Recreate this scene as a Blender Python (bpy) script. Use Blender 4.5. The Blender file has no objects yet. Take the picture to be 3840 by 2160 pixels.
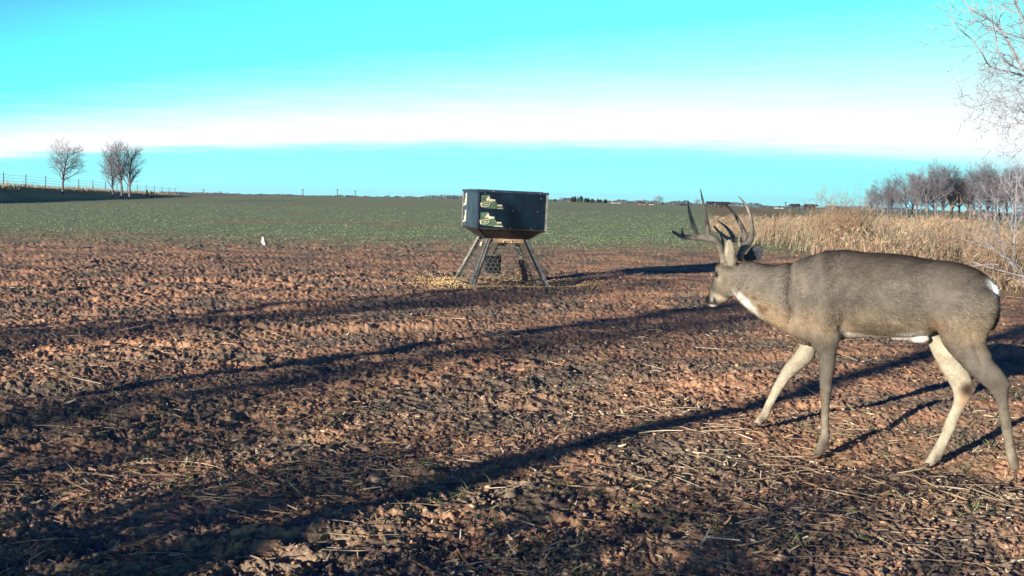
import bpy, math, random
import numpy as np
from mathutils import Vector, Matrix

R = math.radians
random.seed(7)
rng = np.random.default_rng(7)
scene = bpy.context.scene
COL = scene.collection

# ------------------------------------------------------------------ camera
CAM_H = 1.2
HFOV = 50.0
PITCH = 4.67
ROLL = 0.97
cam_data = bpy.data.cameras.new('camera')
cam_data.sensor_width = 36.0
cam_data.lens = 18.0 / math.tan(R(HFOV / 2))
cam_data.clip_start = 0.05
cam_data.clip_end = 20000
cam = bpy.data.objects.new('camera', cam_data)
COL.objects.link(cam)
CAM_M = Matrix.Translation((0, 0, CAM_H)) @ Matrix.Rotation(R(90 - PITCH), 4, 'X') @ Matrix.Rotation(R(ROLL), 4, 'Z')
cam.matrix_world = CAM_M
scene.camera = cam

# ------------------------------------------------------------------ light
EXPOSURE = 1.0
SUN_EL = 10.0
SHADOW_DIR = 51.0      # direction shadows fall on the ground, degrees from +X towards +Y
sd = Vector((math.cos(R(SHADOW_DIR)), math.sin(R(SHADOW_DIR)), 0))
sun_to = Vector((sd.x * math.cos(R(SUN_EL)), sd.y * math.cos(R(SUN_EL)), -math.sin(R(SUN_EL))))
sun_data = bpy.data.lights.new('sun', 'SUN')
sun_data.energy = 5.0
sun_data.angle = R(0.5)
sun_data.color = (1.0, 0.88, 0.74)
sun = bpy.data.objects.new('sun', sun_data)
sun.rotation_euler = sun_to.to_track_quat('-Z', 'Y').to_euler()
sun.location = (-20, -20, 12)
COL.objects.link(sun)

scene.view_settings.view_transform = 'Standard'
scene.view_settings.look = 'None'
scene.view_settings.gamma = 1.0
scene.view_settings.use_curve_mapping = False
scene.view_settings.exposure = EXPOSURE

# ------------------------------------------------------------------ sky
world = bpy.data.worlds.new('World')
scene.world = world
world.use_nodes = True
wt = world.node_tree
wn, wl = wt.nodes, wt.links
wn.clear()


def M_(op, a, b=None, c=None, clamp=False):
    n = wn.new('ShaderNodeMath'); n.operation = op; n.use_clamp = clamp
    for i, v in enumerate((a, b, c)):
        if v is None: continue
        if hasattr(v, 'links'): wl.new(v, n.inputs[i])
        else: n.inputs[i].default_value = v
    return n.outputs[0]


def wramp(fac, stops, interp='LINEAR'):
    n = wn.new('ShaderNodeValToRGB')
    n.color_ramp.interpolation = interp
    e = n.color_ramp.elements
    while len(e) > 1: e.remove(e[-1])
    e[0].position = stops[0][0]; e[0].color = (*stops[0][1], 1)
    for p, c in stops[1:]:
        q = e.new(p); q.color = (*c, 1)
    wl.new(fac, n.inputs[0])
    return n.outputs[0]


wout = wn.new('ShaderNodeOutputWorld')
wbg = wn.new('ShaderNodeBackground'); wbg.inputs[1].default_value = 0.1
wl.new(wbg.outputs[0], wout.inputs[0])
wsky = wn.new('ShaderNodeTexSky'); wsky.sky_type = 'NISHITA'; wsky.sun_disc = False
wsky.sun_elevation = R(SUN_EL)
wsky.sun_rotation = R(270 - SHADOW_DIR)
wsky.ozone_density = 3.0
wtc = wn.new('ShaderNodeTexCoord')
wsx = wn.new('ShaderNodeSeparateXYZ'); wl.new(wtc.outputs['Generated'], wsx.inputs[0])
X, Y, Zc = wsx.outputs
az = M_('MULTIPLY', M_('ARCTAN2', X, Y), 180 / math.pi)          # degrees right of +Y
el = M_('MULTIPLY', M_('ARCSINE', Zc), 180 / math.pi)
# streaky cloud structure
wcv = wn.new('ShaderNodeCombineXYZ')
wl.new(M_('MULTIPLY', az, 0.045), wcv.inputs[0]); wl.new(M_('MULTIPLY', el, 0.55), wcv.inputs[1])
wno = wn.new('ShaderNodeTexNoise'); wno.inputs['Scale'].default_value = 1.6; wno.inputs['Detail'].default_value = 5
wno.inputs['Roughness'].default_value = 0.5
wl.new(wcv.outputs[0], wno.inputs['Vector'])
nz = M_('SUBTRACT', wno.outputs[0], 0.5)
wcv2 = wn.new('ShaderNodeCombineXYZ')
wl.new(M_('MULTIPLY', az, 0.16), wcv2.inputs[0]); wl.new(M_('MULTIPLY', el, 3.2), wcv2.inputs[1])
wno2 = wn.new('ShaderNodeTexNoise'); wno2.inputs['Scale'].default_value = 1.3; wno2.inputs['Detail'].default_value = 6
wl.new(wcv2.outputs[0], wno2.inputs['Vector'])
nz2 = M_('SUBTRACT', wno2.outputs[0], 0.5)
# lower edge of the cloud sheet and its thickness, by azimuth
a01 = M_('DIVIDE', az, 25.0)
a2 = M_('MULTIPLY', a01, a01)
eb = M_('ADD', M_('SUBTRACT', 2.72, M_('MULTIPLY', a2, 0.98)), M_('MULTIPLY', a01, 0.22))
eb = M_('MINIMUM', M_('MAXIMUM', eb, 1.2), 3.2)
thick = M_('ADD', 5.6, M_('MULTIPLY', a01, 2.6))
thick = M_('MINIMUM', M_('MAXIMUM', thick, 2.8), 9.0)
ee = M_('ADD', M_('ADD', el, M_('MULTIPLY', nz, 0.7)), M_('MULTIPLY', nz2, 1.1))
t = M_('DIVIDE', M_('SUBTRACT', ee, eb), thick)
tt = M_('MULTIPLY', M_('ADD', t, 1.0), 0.25)      # t -1..3 -> 0..1


def T(v): return (v + 1) * 0.25


cols = wramp(M_('MINIMUM', M_('MAXIMUM', tt, 0.0), 1.0), [
    (0.0, (0.46, 1.12, 1.15)), (T(-0.5), (0.40, 1.06, 1.1)), (T(-0.13), (0.33, 0.98, 1.05)), (T(-0.04), (0.38, 1.0, 1.05)),
    (T(0.08), (0.98, 1.03, 1.06)), (T(0.25), (1.0, 1.05, 1.05)), (T(0.42), (0.74, 1.0, 1.02)), (T(0.68), (0.40, 1.0, 1.02)), (T(1.0), (0.19, 0.99, 1.0)),
    (T(1.6), (0.145, 0.98, 1.0)), (T(2.1), (0.135, 0.74, 1.0)), (T(2.7), (0.12, 0.52, 0.98)), (1.0, (0.10, 0.40, 0.95))])
# scene values are for exposure +1 and a background strength of 0.1
wsc = wn.new('ShaderNodeMix'); wsc.data_type = 'RGBA'; wsc.blend_type = 'MULTIPLY'; wsc.inputs[0].default_value = 1
wl.new(cols, wsc.inputs[6]); wsc.inputs[7].default_value = (5.2, 5.2, 5.2, 1)
# high clear sky: the deep blue of the sky model
wtint = wn.new('ShaderNodeMix'); wtint.data_type = 'RGBA'; wtint.blend_type = 'MULTIPLY'; wtint.inputs[0].default_value = 1
wl.new(wsky.outputs[0], wtint.inputs[6]); wtint.inputs[7].default_value = (0.05, 0.12, 0.42, 1)
up = wn.new('ShaderNodeMapRange'); up.interpolation_type = 'SMOOTHSTEP'
wl.new(el, up.inputs[0]); up.inputs[1].default_value = 10.5; up.inputs[2].default_value = 17
wmx = wn.new('ShaderNodeMix'); wmx.data_type = 'RGBA'
wl.new(up.outputs[0], wmx.inputs[0]); wl.new(wsc.outputs[2], wmx.inputs[6]); wl.new(wtint.outputs[2], wmx.inputs[7])
wl.new(wmx.outputs[2], wbg.inputs[0])

# ------------------------------------------------------------------ helpers
FPX = 1920 / math.tan(R(HFOV / 2))       # focal length in photograph pixels (3840 wide)
CR = CAM_M.to_3x3()
CP = Vector((0, 0, CAM_H))


def ray(sx, sy):
    return (CR @ Vector((sx - 1920, -(sy - 1080), -FPX))).normalized()


def at_depth(sx, sy, y):                 # point of that sight line at distance y in front of the camera
    d = ray(sx, sy)
    return CP + d * (y / d.y)


def x_at(sx, y, sy=760):
    return at_depth(sx, sy, y).x


def tag(o, label=None, cat=None, group=None, kind=None):
    if label: o['label'] = label
    if cat: o['category'] = cat
    if group: o['group'] = group
    if kind: o['kind'] = kind
    return o


def empty(name, loc=(0, 0, 0), rz=0, **kw):
    o = bpy.data.objects.new(name, None)
    o.location = loc; o.rotation_euler = (0, 0, rz)
    o.empty_display_size = 0.2
    COL.objects.link(o)
    return tag(o, **kw)


def link_mesh(name, verts, faces, mats, parent=None, smooth=False, colors=None, matidx=None):
    me = bpy.data.meshes.new(name)
    verts = np.asarray(verts, dtype=np.float32).reshape(-1, 3)
    if isinstance(faces, np.ndarray):
        n, k = faces.shape
        me.vertices.add(len(verts)); me.vertices.foreach_set('co', verts.ravel())
        me.loops.add(n * k); me.loops.foreach_set('vertex_index', faces.astype(np.int32).ravel())
        me.polygons.add(n)
        me.polygons.foreach_set('loop_start', np.arange(0, n * k, k, dtype=np.int32))
        me.polygons.foreach_set('loop_total', np.full(n, k, dtype=np.int32))
        me.update(calc_edges=True)
    else:
        me.from_pydata([tuple(map(float, v)) for v in verts], [], [tuple(map(int, f)) for f in faces])
    if not isinstance(mats, (list, tuple)): mats = [mats]
    for m in mats: me.materials.append(m)
    if smooth: me.polygons.foreach_set('use_smooth', np.ones(len(me.polygons), dtype=bool))
    if matidx is not None: me.polygons.foreach_set('material_index', np.asarray(matidx, dtype=np.int32))
    if colors is not None:
        at = me.color_attributes.new('col', 'FLOAT_COLOR', 'POINT')
        c = np.ones((len(verts), 4), dtype=np.float32); c[:, :3] = colors
        at.data.foreach_set('color', c.ravel())
    me.update()
    o = bpy.data.objects.new(name, me)
    COL.objects.link(o)
    if parent is not None: o.parent = parent
    return o


class MB:                                # collects shapes that become ONE mesh
    def __init__(s): s.v, s.f, s.c = [], [], []

    def add(s, v, f, c=None):
        n = len(s.v); s.v += [tuple(p) for p in v]; s.f += [tuple(i + n for i in q) for q in f]
        if c is not None: s.c += [c] * len(v)

    def box(s, c, d, rz=0, m=None):
        x, y, z = [k / 2 for k in d]
        P = [Vector((a * x, b * y, e * z)) for e in (-1, 1) for a, b in ((-1, -1), (1, -1), (1, 1), (-1, 1))]
        Rm = m if m is not None else Matrix.Rotation(rz, 3, 'Z')
        P = [Rm @ p + Vector(c) for p in P]
        s.add(P, [(3, 2, 1, 0), (4, 5, 6, 7), (0, 1, 5, 4), (1, 2, 6, 5), (2, 3, 7, 6), (3, 0, 4, 7)])

    def bar(s, a, b, w, h=None, up=(0, 0, 1)):
        a, b = Vector(a), Vector(b); h = h or w
        d = (b - a).normalized(); u = Vector(up)
        sx = d.cross(u)
        if sx.length < 1e-4: sx = d.cross(Vector((0, 1, 0)))
        sx.normalize(); sy = sx.cross(d).normalized()
        P = [q + sx * (i * w / 2) + sy * (j * h / 2) for q in (a, b) for i, j in ((-1, -1), (1, -1), (1, 1), (-1, 1))]
        s.add(P, [(3, 2, 1, 0), (4, 5, 6, 7), (0, 1, 5, 4), (1, 2, 6, 5), (2, 3, 7, 6), (3, 0, 4, 7)])

    def tube(s, pts, rad, n=8, cap=True, flat=1.0):
        pts = [Vector(p) for p in pts]
        rad = rad if hasattr(rad, '__len__') else [rad] * len(pts)
        V, F = [], []
        u = None
        for i, p in enumerate(pts):
            d = (pts[min(i + 1, len(pts) - 1)] - pts[max(i - 1, 0)])
            d = d.normalized() if d.length > 1e-9 else Vector((0, 0, 1))
            if u is None:
                u = d.orthogonal().normalized()
            u = (u - d * u.dot(d))
            u = u.normalized() if u.length > 1e-6 else d.orthogonal().normalized()
            w = d.cross(u)
            for k in range(n):
                a = 2 * math.pi * k / n
                V.append(p + (u * math.cos(a) + w * math.sin(a) * flat) * rad[i])
        m = len(pts)
        for i in range(m - 1):
            for k in range(n):
                F.append((i * n + k, i * n + (k + 1) % n, (i + 1) * n + (k + 1) % n, (i + 1) * n + k))
        if cap:
            F.append(tuple(range(n - 1, -1, -1))); F.append(tuple((m - 1) * n + k for k in range(n)))
        s.add(V, F)

    def loft(s, rings):                  # closed tube through rings of equal length
        n = len(rings[0]); V = [p for r in rings for p in r]; F = []
        for i in range(len(rings) - 1):
            for k in range(n):
                F.append((i * n + k, i * n + (k + 1) % n, (i + 1) * n + (k + 1) % n, (i + 1) * n + k))
        F.append(tuple(range(n - 1, -1, -1))); F.append(tuple((len(rings) - 1) * n + k for k in range(n)))
        s.add(V, F)

    def ball(s, c, r, nu=12, nv=8, m=None):
        r = r if hasattr(r, '__len__') else (r, r, r)
        m = m or Matrix.Identity(3); c = Vector(c)
        rings = []
        for j in range(1, nv):
            a = math.pi * j / nv
            rings.append([c + m @ Vector((r[0] * math.sin(a) * math.cos(2 * math.pi * k / nu), r[1] * math.sin(a) * math.sin(2 * math.pi * k / nu), -r[2] * math.cos(a))) for k in range(nu)])
        s.loft(rings)

    def build(s, name, mat, parent=None, smooth=False):
        return link_mesh(name, s.v, s.f, mat, parent, smooth, colors=np.array(s.c) if s.c else None)


def hash2(ix, iy, seed):
    h = (ix.astype(np.int64) * 374761393 + iy.astype(np.int64) * 668265263 + seed * 1442695041) & 0xffffffff
    h = ((h ^ (h >> 13)) * 1274126177) & 0xffffffff
    h = h ^ (h >> 16)
    return (h & 0xffffff).astype(np.float64) / 0xffffff


def vn(x, y, seed=0):                    # smooth value noise, -1..1
    ix, iy = np.floor(x), np.floor(y)
    fx, fy = x - ix, y - iy
    fx = fx * fx * fx * (fx * (fx * 6 - 15) + 10); fy = fy * fy * fy * (fy * (fy * 6 - 15) + 10)
    a = hash2(ix, iy, seed); b = hash2(ix + 1, iy, seed); c = hash2(ix, iy + 1, seed); d = hash2(ix + 1, iy + 1, seed)
    return ((a * (1 - fx) + b * fx) * (1 - fy) + (c * (1 - fx) + d * fx) * fy) * 2 - 1


def fbm(x, y, o=3, seed=0, g=0.5):
    s, a, t = 0, 1, 0
    for i in range(o):
        s = s + a * vn(x * 2 ** i + 17.3 * i, y * 2 ** i - 9.1 * i, seed + i); t += a; a *= g
    return s / t


def sstep(a, b, x):
    t = np.clip((x - a) / (b - a), 0, 1); return t * t * (3 - 2 * t)


# ---------------- materials
def new_mat(name, color=(0.5, 0.5, 0.5), rough=0.8, metal=0.0, vcol=False, noise=None, bump=None, spec=0.3, color2=None):
    """noise = (scale, amount): mottles the colour; color2: the colour it mottles towards; bump = (scale, distance)"""
    m = bpy.data.materials.new(name); m.use_nodes = True
    nt = m.node_tree; N, L = nt.nodes, nt.links
    b = N['Principled BSDF']; b.inputs['Roughness'].default_value = rough; b.inputs['Metallic'].default_value = metal
    b.inputs['Specular IOR Level'].default_value = spec
    tc = N.new('ShaderNodeTexCoord')
    src = None
    if vcol:
        a = N.new('ShaderNodeVertexColor'); a.layer_name = 'col'; src = a.outputs[0]
    if noise:
        n = N.new('ShaderNodeTexNoise'); n.inputs['Scale'].default_value = noise[0]; n.inputs['Detail'].default_value = 6
        n.inputs['Roughness'].default_value = 0.62
        L.new(tc.outputs['Object'], n.inputs['Vector'])
        mr = N.new('ShaderNodeMapRange'); mr.inputs[1].default_value = 0.35; mr.inputs[2].default_value = 0.65
        L.new(n.outputs[0], mr.inputs[0])
        mx = N.new('ShaderNodeMix'); mx.data_type = 'RGBA'
        L.new(mr.outputs[0], mx.inputs[0])
        if vcol:
            k = noise[1]
            for i, q in ((6, 1 - k), (7, 1 + k)):
                mm = N.new('ShaderNodeMix'); mm.data_type = 'RGBA'; mm.blend_type = 'MULTIPLY'; mm.inputs[0].default_value = 1
                L.new(src, mm.inputs[6]); mm.inputs[7].default_value = (q, q, q, 1); L.new(mm.outputs[2], mx.inputs[i])
        else:
            k = noise[1]; c2 = color2 or tuple(c * (1 - k) for c in color)
            mx.inputs[6].default_value = (*c2, 1); mx.inputs[7].default_value = (*[min(1, c * (1 + k * 0.5)) for c in color], 1)
        src = mx.outputs[2]
    if src is not None: L.new(src, b.inputs['Base Color'])
    else: b.inputs['Base Color'].default_value = (*color, 1)
    if bump:
        n = N.new('ShaderNodeTexNoise'); n.inputs['Scale'].default_value = bump[0]; n.inputs['Detail'].default_value = 5
        L.new(tc.outputs['Object'], n.inputs['Vector'])
        bp = N.new('ShaderNodeBump'); bp.inputs['Distance'].default_value = bump[1]; bp.inputs['Strength'].default_value = 1
        L.new(n.outputs[0], bp.inputs['Height']); L.new(bp.outputs[0], b.inputs['Normal'])
    return m


# ------------------------------------------------------------------ terrain
FA = Vector((-50.0, 105.0)); FB = Vector((-62.0, 190.0))       # line of the field bank and its fence
fd = (FB - FA).normalized(); fn_ = Vector((-fd.y, fd.x))        # fn_ points left, up the bank
AZK = np.array([-90, -40, -17, 1, 10, 15.6, 25, 40, 90.0])
ALK = np.array([0.001, 0.001, 0.001, 0.0016, 0.0034, 0.0047, 0.0062, 0.007, 0.007])
MOUNDS = []                                                     # (x, y, dz, radius) set where hooves and feeder legs stand


def H(x, y, detail=True):
    x = np.asarray(x, dtype=np.float64); y = np.asarray(y, dtype=np.float64)
    r = np.sqrt(x * x + y * y) + 1e-6
    azd = np.degrees(np.arctan2(x, np.maximum(y, 0.05 * r)))
    al = np.interp(azd, AZK, ALK)
    h400 = CAM_H - 400 * al
    h = np.where(r < 400, h400 * np.clip((r - 35) / 365, 0, 1) ** 1.25, CAM_H - al * r - 0.0013 * (r - 400))
    s = (x - FA.x) * fn_.x + (y - FA.y) * fn_.y
    ty = sstep(60, 85, y) * (1 - sstep(215, 260, y))
    along = (y - 105) / 85.0
    top = np.clip(1.55 - 0.85 * along, 0.2, 2.1)
    h = h + top * sstep(-2.2, 0.8, s + 0.5 * vn(x * 0.12, y * 0.12, 71)) * ty
    if detail:
        near = np.exp(-(r / 30.0) ** 2)
        ploughed = 1 - 0.75 * sstep(24, 34, y)
        ca, sa = math.cos(R(24)), math.sin(R(24))
        u = x * ca + y * sa; v = -x * sa + y * ca
        w = v + 0.5 * vn(u * 0.25, v * 0.35, 5)
        h = h + 0.042 * near * (fbm(u * 0.45, w * 2.1, 2, 11))                       # old furrows
        h = h + 0.026 * near * ploughed * fbm(u * 1.1, w * 3.6, 2, 13)
        patch = (1.25 - .45 * sstep(-1.5, 1.5, x)) * (0.30 + 0.8 * sstep(-0.35, 0.55, vn(x * 0.7, y * 0.9, 21) + 0.4 * vn(x * 2.1, y * 2.3, 22)))
        f2 = (1 + .45 * sstep(6, 20, r)) * np.exp(-(r / 32.0) ** 2) + 0.25 * np.exp(-(r / 60.0) ** 2)
        # lumps
        wx = x + 0.06 * vn(x * 6, y * 6, 31) + .02 * vn(x * 19, y * 19, 38); wy = y + 0.06 * vn(x * 6, y * 6, 32) + .02 * vn(x * 19, y * 19, 39)
        b1 = np.abs(vn(wx * 3.6, wy * 6.5, 33)); b2 = np.abs(vn(wx * 8 + wy * 2, wy * 17 - wx * 2, 34)); b3 = np.abs(vn(wx * 22 + wy * 6, wy * 44 - wx * 6, 35))
        h = h + ploughed * f2 * patch * (0.022 * (0.45 - b1) + 0.013 * (0.45 - b2) + 0.012 * (0.45 - b3))
        b4 = vn(wx * 52, wy * 85, 36)
        h = h + f2 * 0.0085 * (b4 + .5 * vn(wx * 95, wy * 110, 37))
        h = h + 0.010 * (1 - near) * np.exp(-(r / 120.0)) * vn(x * 3.0, y * 1.2, 41)
    for mx_, my_, dz, rad in MOUNDS:
        d2 = ((x - mx_) ** 2 + (y - my_) ** 2) / rad ** 2
        h = h + dz * np.exp(-d2)
    return h


def Hs(x, y, detail=True): return float(H(np.array([x]), np.array([y]), detail)[0])


def settle(x, y, z, rad=0.16):           # raise or lower the soil so that it meets a foot
    MOUNDS.append((x, y, z - Hs(x, y), rad))


# ------------------------------------------------------------------ deer frame
YAW = R(25)
DC = Vector((1.80, 5.16, 0))
DHD = Vector((-math.cos(YAW), math.sin(YAW), 0))       # the way it walks
DN = Vector((math.sin(YAW), math.cos(YAW), 0))         # its right side, away from the camera


def DP(sx, sy, lat=0.0):
    d = ray(sx, sy)
    t_ = ((DC - CP).dot(DN) + lat) / d.dot(DN)
    return CP + d * t_


def Z1(x, y): return (2400 + x * 0.5590, 650 + y * 0.5590)
def Z2(x, y): return (2480 + x * 0.35887, 680 + y * 0.35887)
def Z4(x, y): return (2700 + x * 0.44255, 1200 + y * 0.44255)


# stations: (point on front/top edge, point on rear/bottom edge, lateral centre, lateral half width)
def ring(A, B, lat, w, n=28, p=0.86, wtop=1.0):
    a, b = DP(*A, lat), DP(*B, lat)
    c = (a + b) / 2; h = (b - a) / 2
    out = []
    for k in range(n):
        t_ = 2 * math.pi * k / n
        cs, sn = math.cos(t_), math.sin(t_)
        ss = math.copysign(abs(sn) ** p, sn)
        out.append(c + h * cs + DN * (w * ss))
    return out


TORSO = [((655, 615), (610, 790), .0, .055), ((700, 583), (650, 835), 0, .072), ((780, 597), (740, 915), 0, .088), ((870, 616), (840, 990), 0, .102),
         ((960, 608), (950, 1048), 0, .118), ((1060, 583), (1060, 1100), 0, .138), ((1180, 546), (1180, 1143), 0, .155), ((1300, 524), (1310, 1130), 0, .168),
         ((1400, 520), (1420, 1100), 0, .180), ((1530, 534), (1540, 1088), 0, .190), ((1650, 537), (1660, 1092), 0, .195), ((1780, 549), (1790, 1100), 0, .190),
         ((1900, 566), (1890, 1088), 0, .180), ((2000, 582), (1990, 1075), 0, .170), ((2080, 597), (2080, 1050), 0, .160), ((2170, 622), (2180, 1010), 0, .148),
         ((2260, 660), (2270, 975), 0, .125), ((2325, 705), (2335, 930), 0, .085), ((2362, 765), (2365, 880), 0, .04)]
z1 = lambda L_: [(Z1(*a), Z1(*b), l, w) for a, b, l, w in L_]
z4 = lambda L_: [(Z4(*a), Z4(*b), l, w) for a, b, l, w in L_]
z2 = lambda L_: [(Z2(*a), Z2(*b), l, w) for a, b, l, w in L_]
NEAR_FORE = z1([((1130, 640), (1240, 640), -.075, .020), ((1095, 710), (1290, 700), -.092, .042), ((1060, 820), (1360, 830), -.10, .062), ((1085, 950), (1378, 990), -.105, .070),
                ((1130, 1075), (1368, 1075), -.105, .062), ((1162, 1165), (1335, 1150), -.105, .050)]) + \
    z4([((825, 270), (990, 260), -.105, .042), ((836, 380), (976, 380), -.105, .036), ((842, 480), (962, 480), -.105, .030), ((850, 560), (950, 560), -.105, .028),
        ((853, 615), (945, 615), -.105, .026), ((858, 690), (932, 690), -.105, .020), ((858, 850), (920, 850), -.105, .017), ((852, 960), (922, 955), -.105, .017),
        ((830, 1035), (926, 1030), -.105, .022), ((808, 1095), (893, 1090), -.105, .018), ((785, 1130), (872, 1135), -.105, .018)])
FAR_FORE = z4([((690, 60), (900, 80), .10, .055), ((685, 150), (860, 170), .10, .05), ((665, 235), (820, 240), .11, .045), ((605, 315), (785, 335), .12, .042),
               ((550, 375), (690, 420), .13, .036), ((500, 455), (612, 490), .14, .030), ((458, 535), (560, 555), .145, .027), ((425, 610), (515, 620), .15, .022),
               ((385, 700), (462, 705), .155, .018), ((350, 775), (425, 775), .16, .018), ((322, 815), (408, 820), .16, .021), ((298, 850), (362, 868), .165, .017), ((282, 870), (335, 890), .165, .016)])
NEAR_HIND = z1([((2090, 690), (2200, 690), -.060, .02), ((2010, 760), (2290, 760), -.075, .060), ((1958, 880), (2398, 850), -.09, .085), ((1955, 990), (2380, 980), -.092, .082), ((1985, 1100), (2338, 1070), -.095, .072),
                ((2075, 1200), (2325, 1150), -.10, .060), ((2160, 1290), (2362, 1222), -.10, .050)]) + \
    z4([((2060, 400), (2305, 335), -.10, .045), ((2170, 500), (2385, 425), -.10, .036), ((2270, 590), (2440, 510), -.10, .030), ((2322, 665), (2446, 590), -.10, .027),
        ((2342, 725), (2448, 690), -.10, .022), ((2362, 800), (2455, 790), -.10, .018), ((2388, 910), (2470, 905), -.10, .016), ((2403, 1020), (2483, 1015), -.10, .016),
        ((2415, 1110), (2500, 1100), -.10, .018), ((2432, 1185), (2524, 1165), -.10, .021), ((2452, 1240), (2532, 1225), -.10, .018), ((2468, 1275), (2535, 1262), -.10, .017)])
FAR_HIND = z4([((1690, 20), (2050, 0), .09, .07), ((1740, 130), (1990, 90), .095, .060), ((1770, 215), (2000, 170), .10, .055), ((1808, 300), (2040, 265), .10, .048),
               ((1862, 405), (2085, 375), .10, .040), ((1920, 505), (2122, 475), .10, .034), ((1963, 590), (2148, 560), .10, .030), ((1977, 660), (2138, 640), .10, .026),
               ((1965, 740), (2080, 735), .10, .020), ((1925, 820), (2030, 820), .10, .018), ((1885, 910), (1993, 915), .10, .017), ((1842, 1005), (1950, 1015), .10, .017),
               ((1797, 1095), (1905, 1110), .10, .019), ((1765, 1155), (1870, 1170), .10, .021), ((1740, 1190), (1825, 1215), .10, .018), ((1722, 1215), (1800, 1235), .10, .018)])
HEAD = z2([((720, 800), (900, 960), .0, .06), ((640, 830), (860, 1050), .01, .066), ((582, 880), (830, 1110), .02, .068), ((560, 945), (800, 1165), .035, .066),
           ((558, 1000), (745, 1205), .05, .056), ((535, 1060), (690, 1242), .065, .046), ((510, 1120), (640, 1272), .08, .038), ((488, 1180), (600, 1294), .09, .032),
           ((474, 1222), (568, 1308), .095, .030), ((470, 1250), (535, 1312), .10, .024), ((480, 1275), (508, 1306), .10, .014)])
BROW = z2([((600, 845), (700, 900), .02, .05), ((572, 880), (660, 960), .03, .06), ((562, 930), (640, 1010), .04, .045)])
EAR_N = z2([((690, 900), (775, 900), -.045, .022), ((672, 850), (785, 860), -.055, .020), ((655, 790), (788, 800), -.065, .013), ((650, 730), (778, 735), -.070, .011),
            ((657, 680), (762, 680), -.075, .010), ((675, 635), (742, 635), -.08, .009), ((697, 604), (722, 606), -.082, .007)])
EAR_F = z2([((850, 760), (880, 850), .07, .022), ((893, 745), (912, 835), .10, .018), ((925, 705), (950, 830), .13, .012), ((960, 675), (995, 835), .15, .011),
            ((995, 658), (1025, 822), .17, .010), ((1022, 655), (1045, 790), .18, .009), ((1040, 695), (1048, 745), .185, .006)])
TAIL = z1([((2300, 690), (2345, 740), 0, .03), ((2348, 730), (2385, 760), 0, .035), ((2368, 800), (2400, 800), 0, .038), ((2378, 880), (2405, 885), 0, .036),
           ((2372, 950), (2400, 965), 0, .03), ((2352, 1010), (2378, 1025), 0, .02), ((2340, 1040), (2358, 1050), 0, .01)])

HOOF = {'near_fore': (Z4(850, 1138), Z4(728, 1168), Z4(820, 1176), -.105), 'far_fore': (Z4(318, 872), Z4(258, 893), Z4(302, 908), .165),
        'near_hind': (Z4(2503, 1268), Z4(2490, 1365), Z4(2522, 1378), -.10), 'far_hind': (Z4(1775, 1212), Z4(1688, 1240), Z4(1752, 1252), .10)}
for k, (a, b, c, lat) in HOOF.items():
    p = DP(*c, lat)
    settle(p.x, p.y, p.z - 0.022, 0.20)
    print('hoof', k, [round(q, 3) for q in p])

# ------------------------------------------------------------------ feeder frame
FC = Vector((-0.165, 15.6, -0.03))
F_YAW, F_TILT = R(14.5), R(1.7)
FM = Matrix.Translation(FC) @ Matrix.Rotation(F_TILT, 4, 'Y') @ Matrix.Rotation(F_YAW, 4, 'Z')
for sx_, sy_ in ((-1, -1), (1, -1), (1, 1), (-1, 1)):
    p = FM @ Vector((0.575 * sx_, 0.575 * sy_, 0.0))
    settle(p.x, p.y, p.z + 0.01, 0.4)

# ------------------------------------------------------------------ ground mesh (one sheet to the horizon)
q_ = np.arange(1318 / 2.6, 1318 / 45.0, -0.55)
rr = 1318.0 / q_
r_in = np.array([0.25, 0.6, 1.0, 1.4, 1.8, 2.1, 2.35, 2.5])
r_out = 45.0 * (3600 / 45.0) ** (np.linspace(0, 1, 190)[1:])
rr = np.concatenate([r_in, rr, r_out])
a_d = np.linspace(-40, 40, 1180)
a_l = np.linspace(40, 320, 140)[1:-1]
aa = np.radians(np.concatenate([a_d, a_l]))
NA, NR = len(aa), len(rr)
RR, AA = np.meshgrid(rr, aa, indexing='ij')
GX, GY = RR * np.sin(AA), RR * np.cos(AA)
GZ = H(GX, GY)
gv = np.stack([GX, GY, GZ], -1).reshape(-1, 3)
i0 = np.arange(NR - 1)[:, None] * NA; j0 = np.arange(NA)[None, :]; j1 = (j0 + 1) % NA
gf = np.stack([i0 + j0, i0 + NA + j0, i0 + NA + j1, i0 + j1], -1).reshape(-1, 4)[:, ::-1]
gv = np.vstack([gv, [[0, 0, Hs(0, 0)]]])
# masks kept as a vertex attribute: R = sprouted wheat, G = dry trash and grass litter, B = bare red soil
gx, gy = gv[:, 0], gv[:, 1]
edge = gy - (31.0 - 0.02 * gx) + 5.5 * fbm(gx * 0.09, gy * 0.16, 4, 51, .6) + 0.8 * vn(gx * 1.5, gy * 0.8, 52)
green = sstep(-10.0, 7.0, edge)
strip = np.exp(-((gy - 47 + 0.9 * vn(gx * .2, gy * .1, 53)) / 1.6) ** 2) * sstep(-15, -12, gx) * (1 - sstep(-4, 0, gx))
green = green * (1 - 0.8 * strip)
green = np.maximum(green, 0.0)
rowside = sstep(6.0, 8.0, gx - 0.17 * np.maximum(gy - 35, 0) + 0.5 * vn(gx * .5, gy * .3, 55)) * sstep(9, 14, gy)
litter = np.clip(rowside * (1 - 0.8 * sstep(14, 22, gx - 0.17 * np.maximum(gy - 35, 0))), 0, 1)
bank = (gx - FA.x) * fn_.x + (gy - FA.y) * fn_.y
litter = np.maximum(litter, sstep(-1, 1, bank) * sstep(60, 85, gy) * 0.9)
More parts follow.
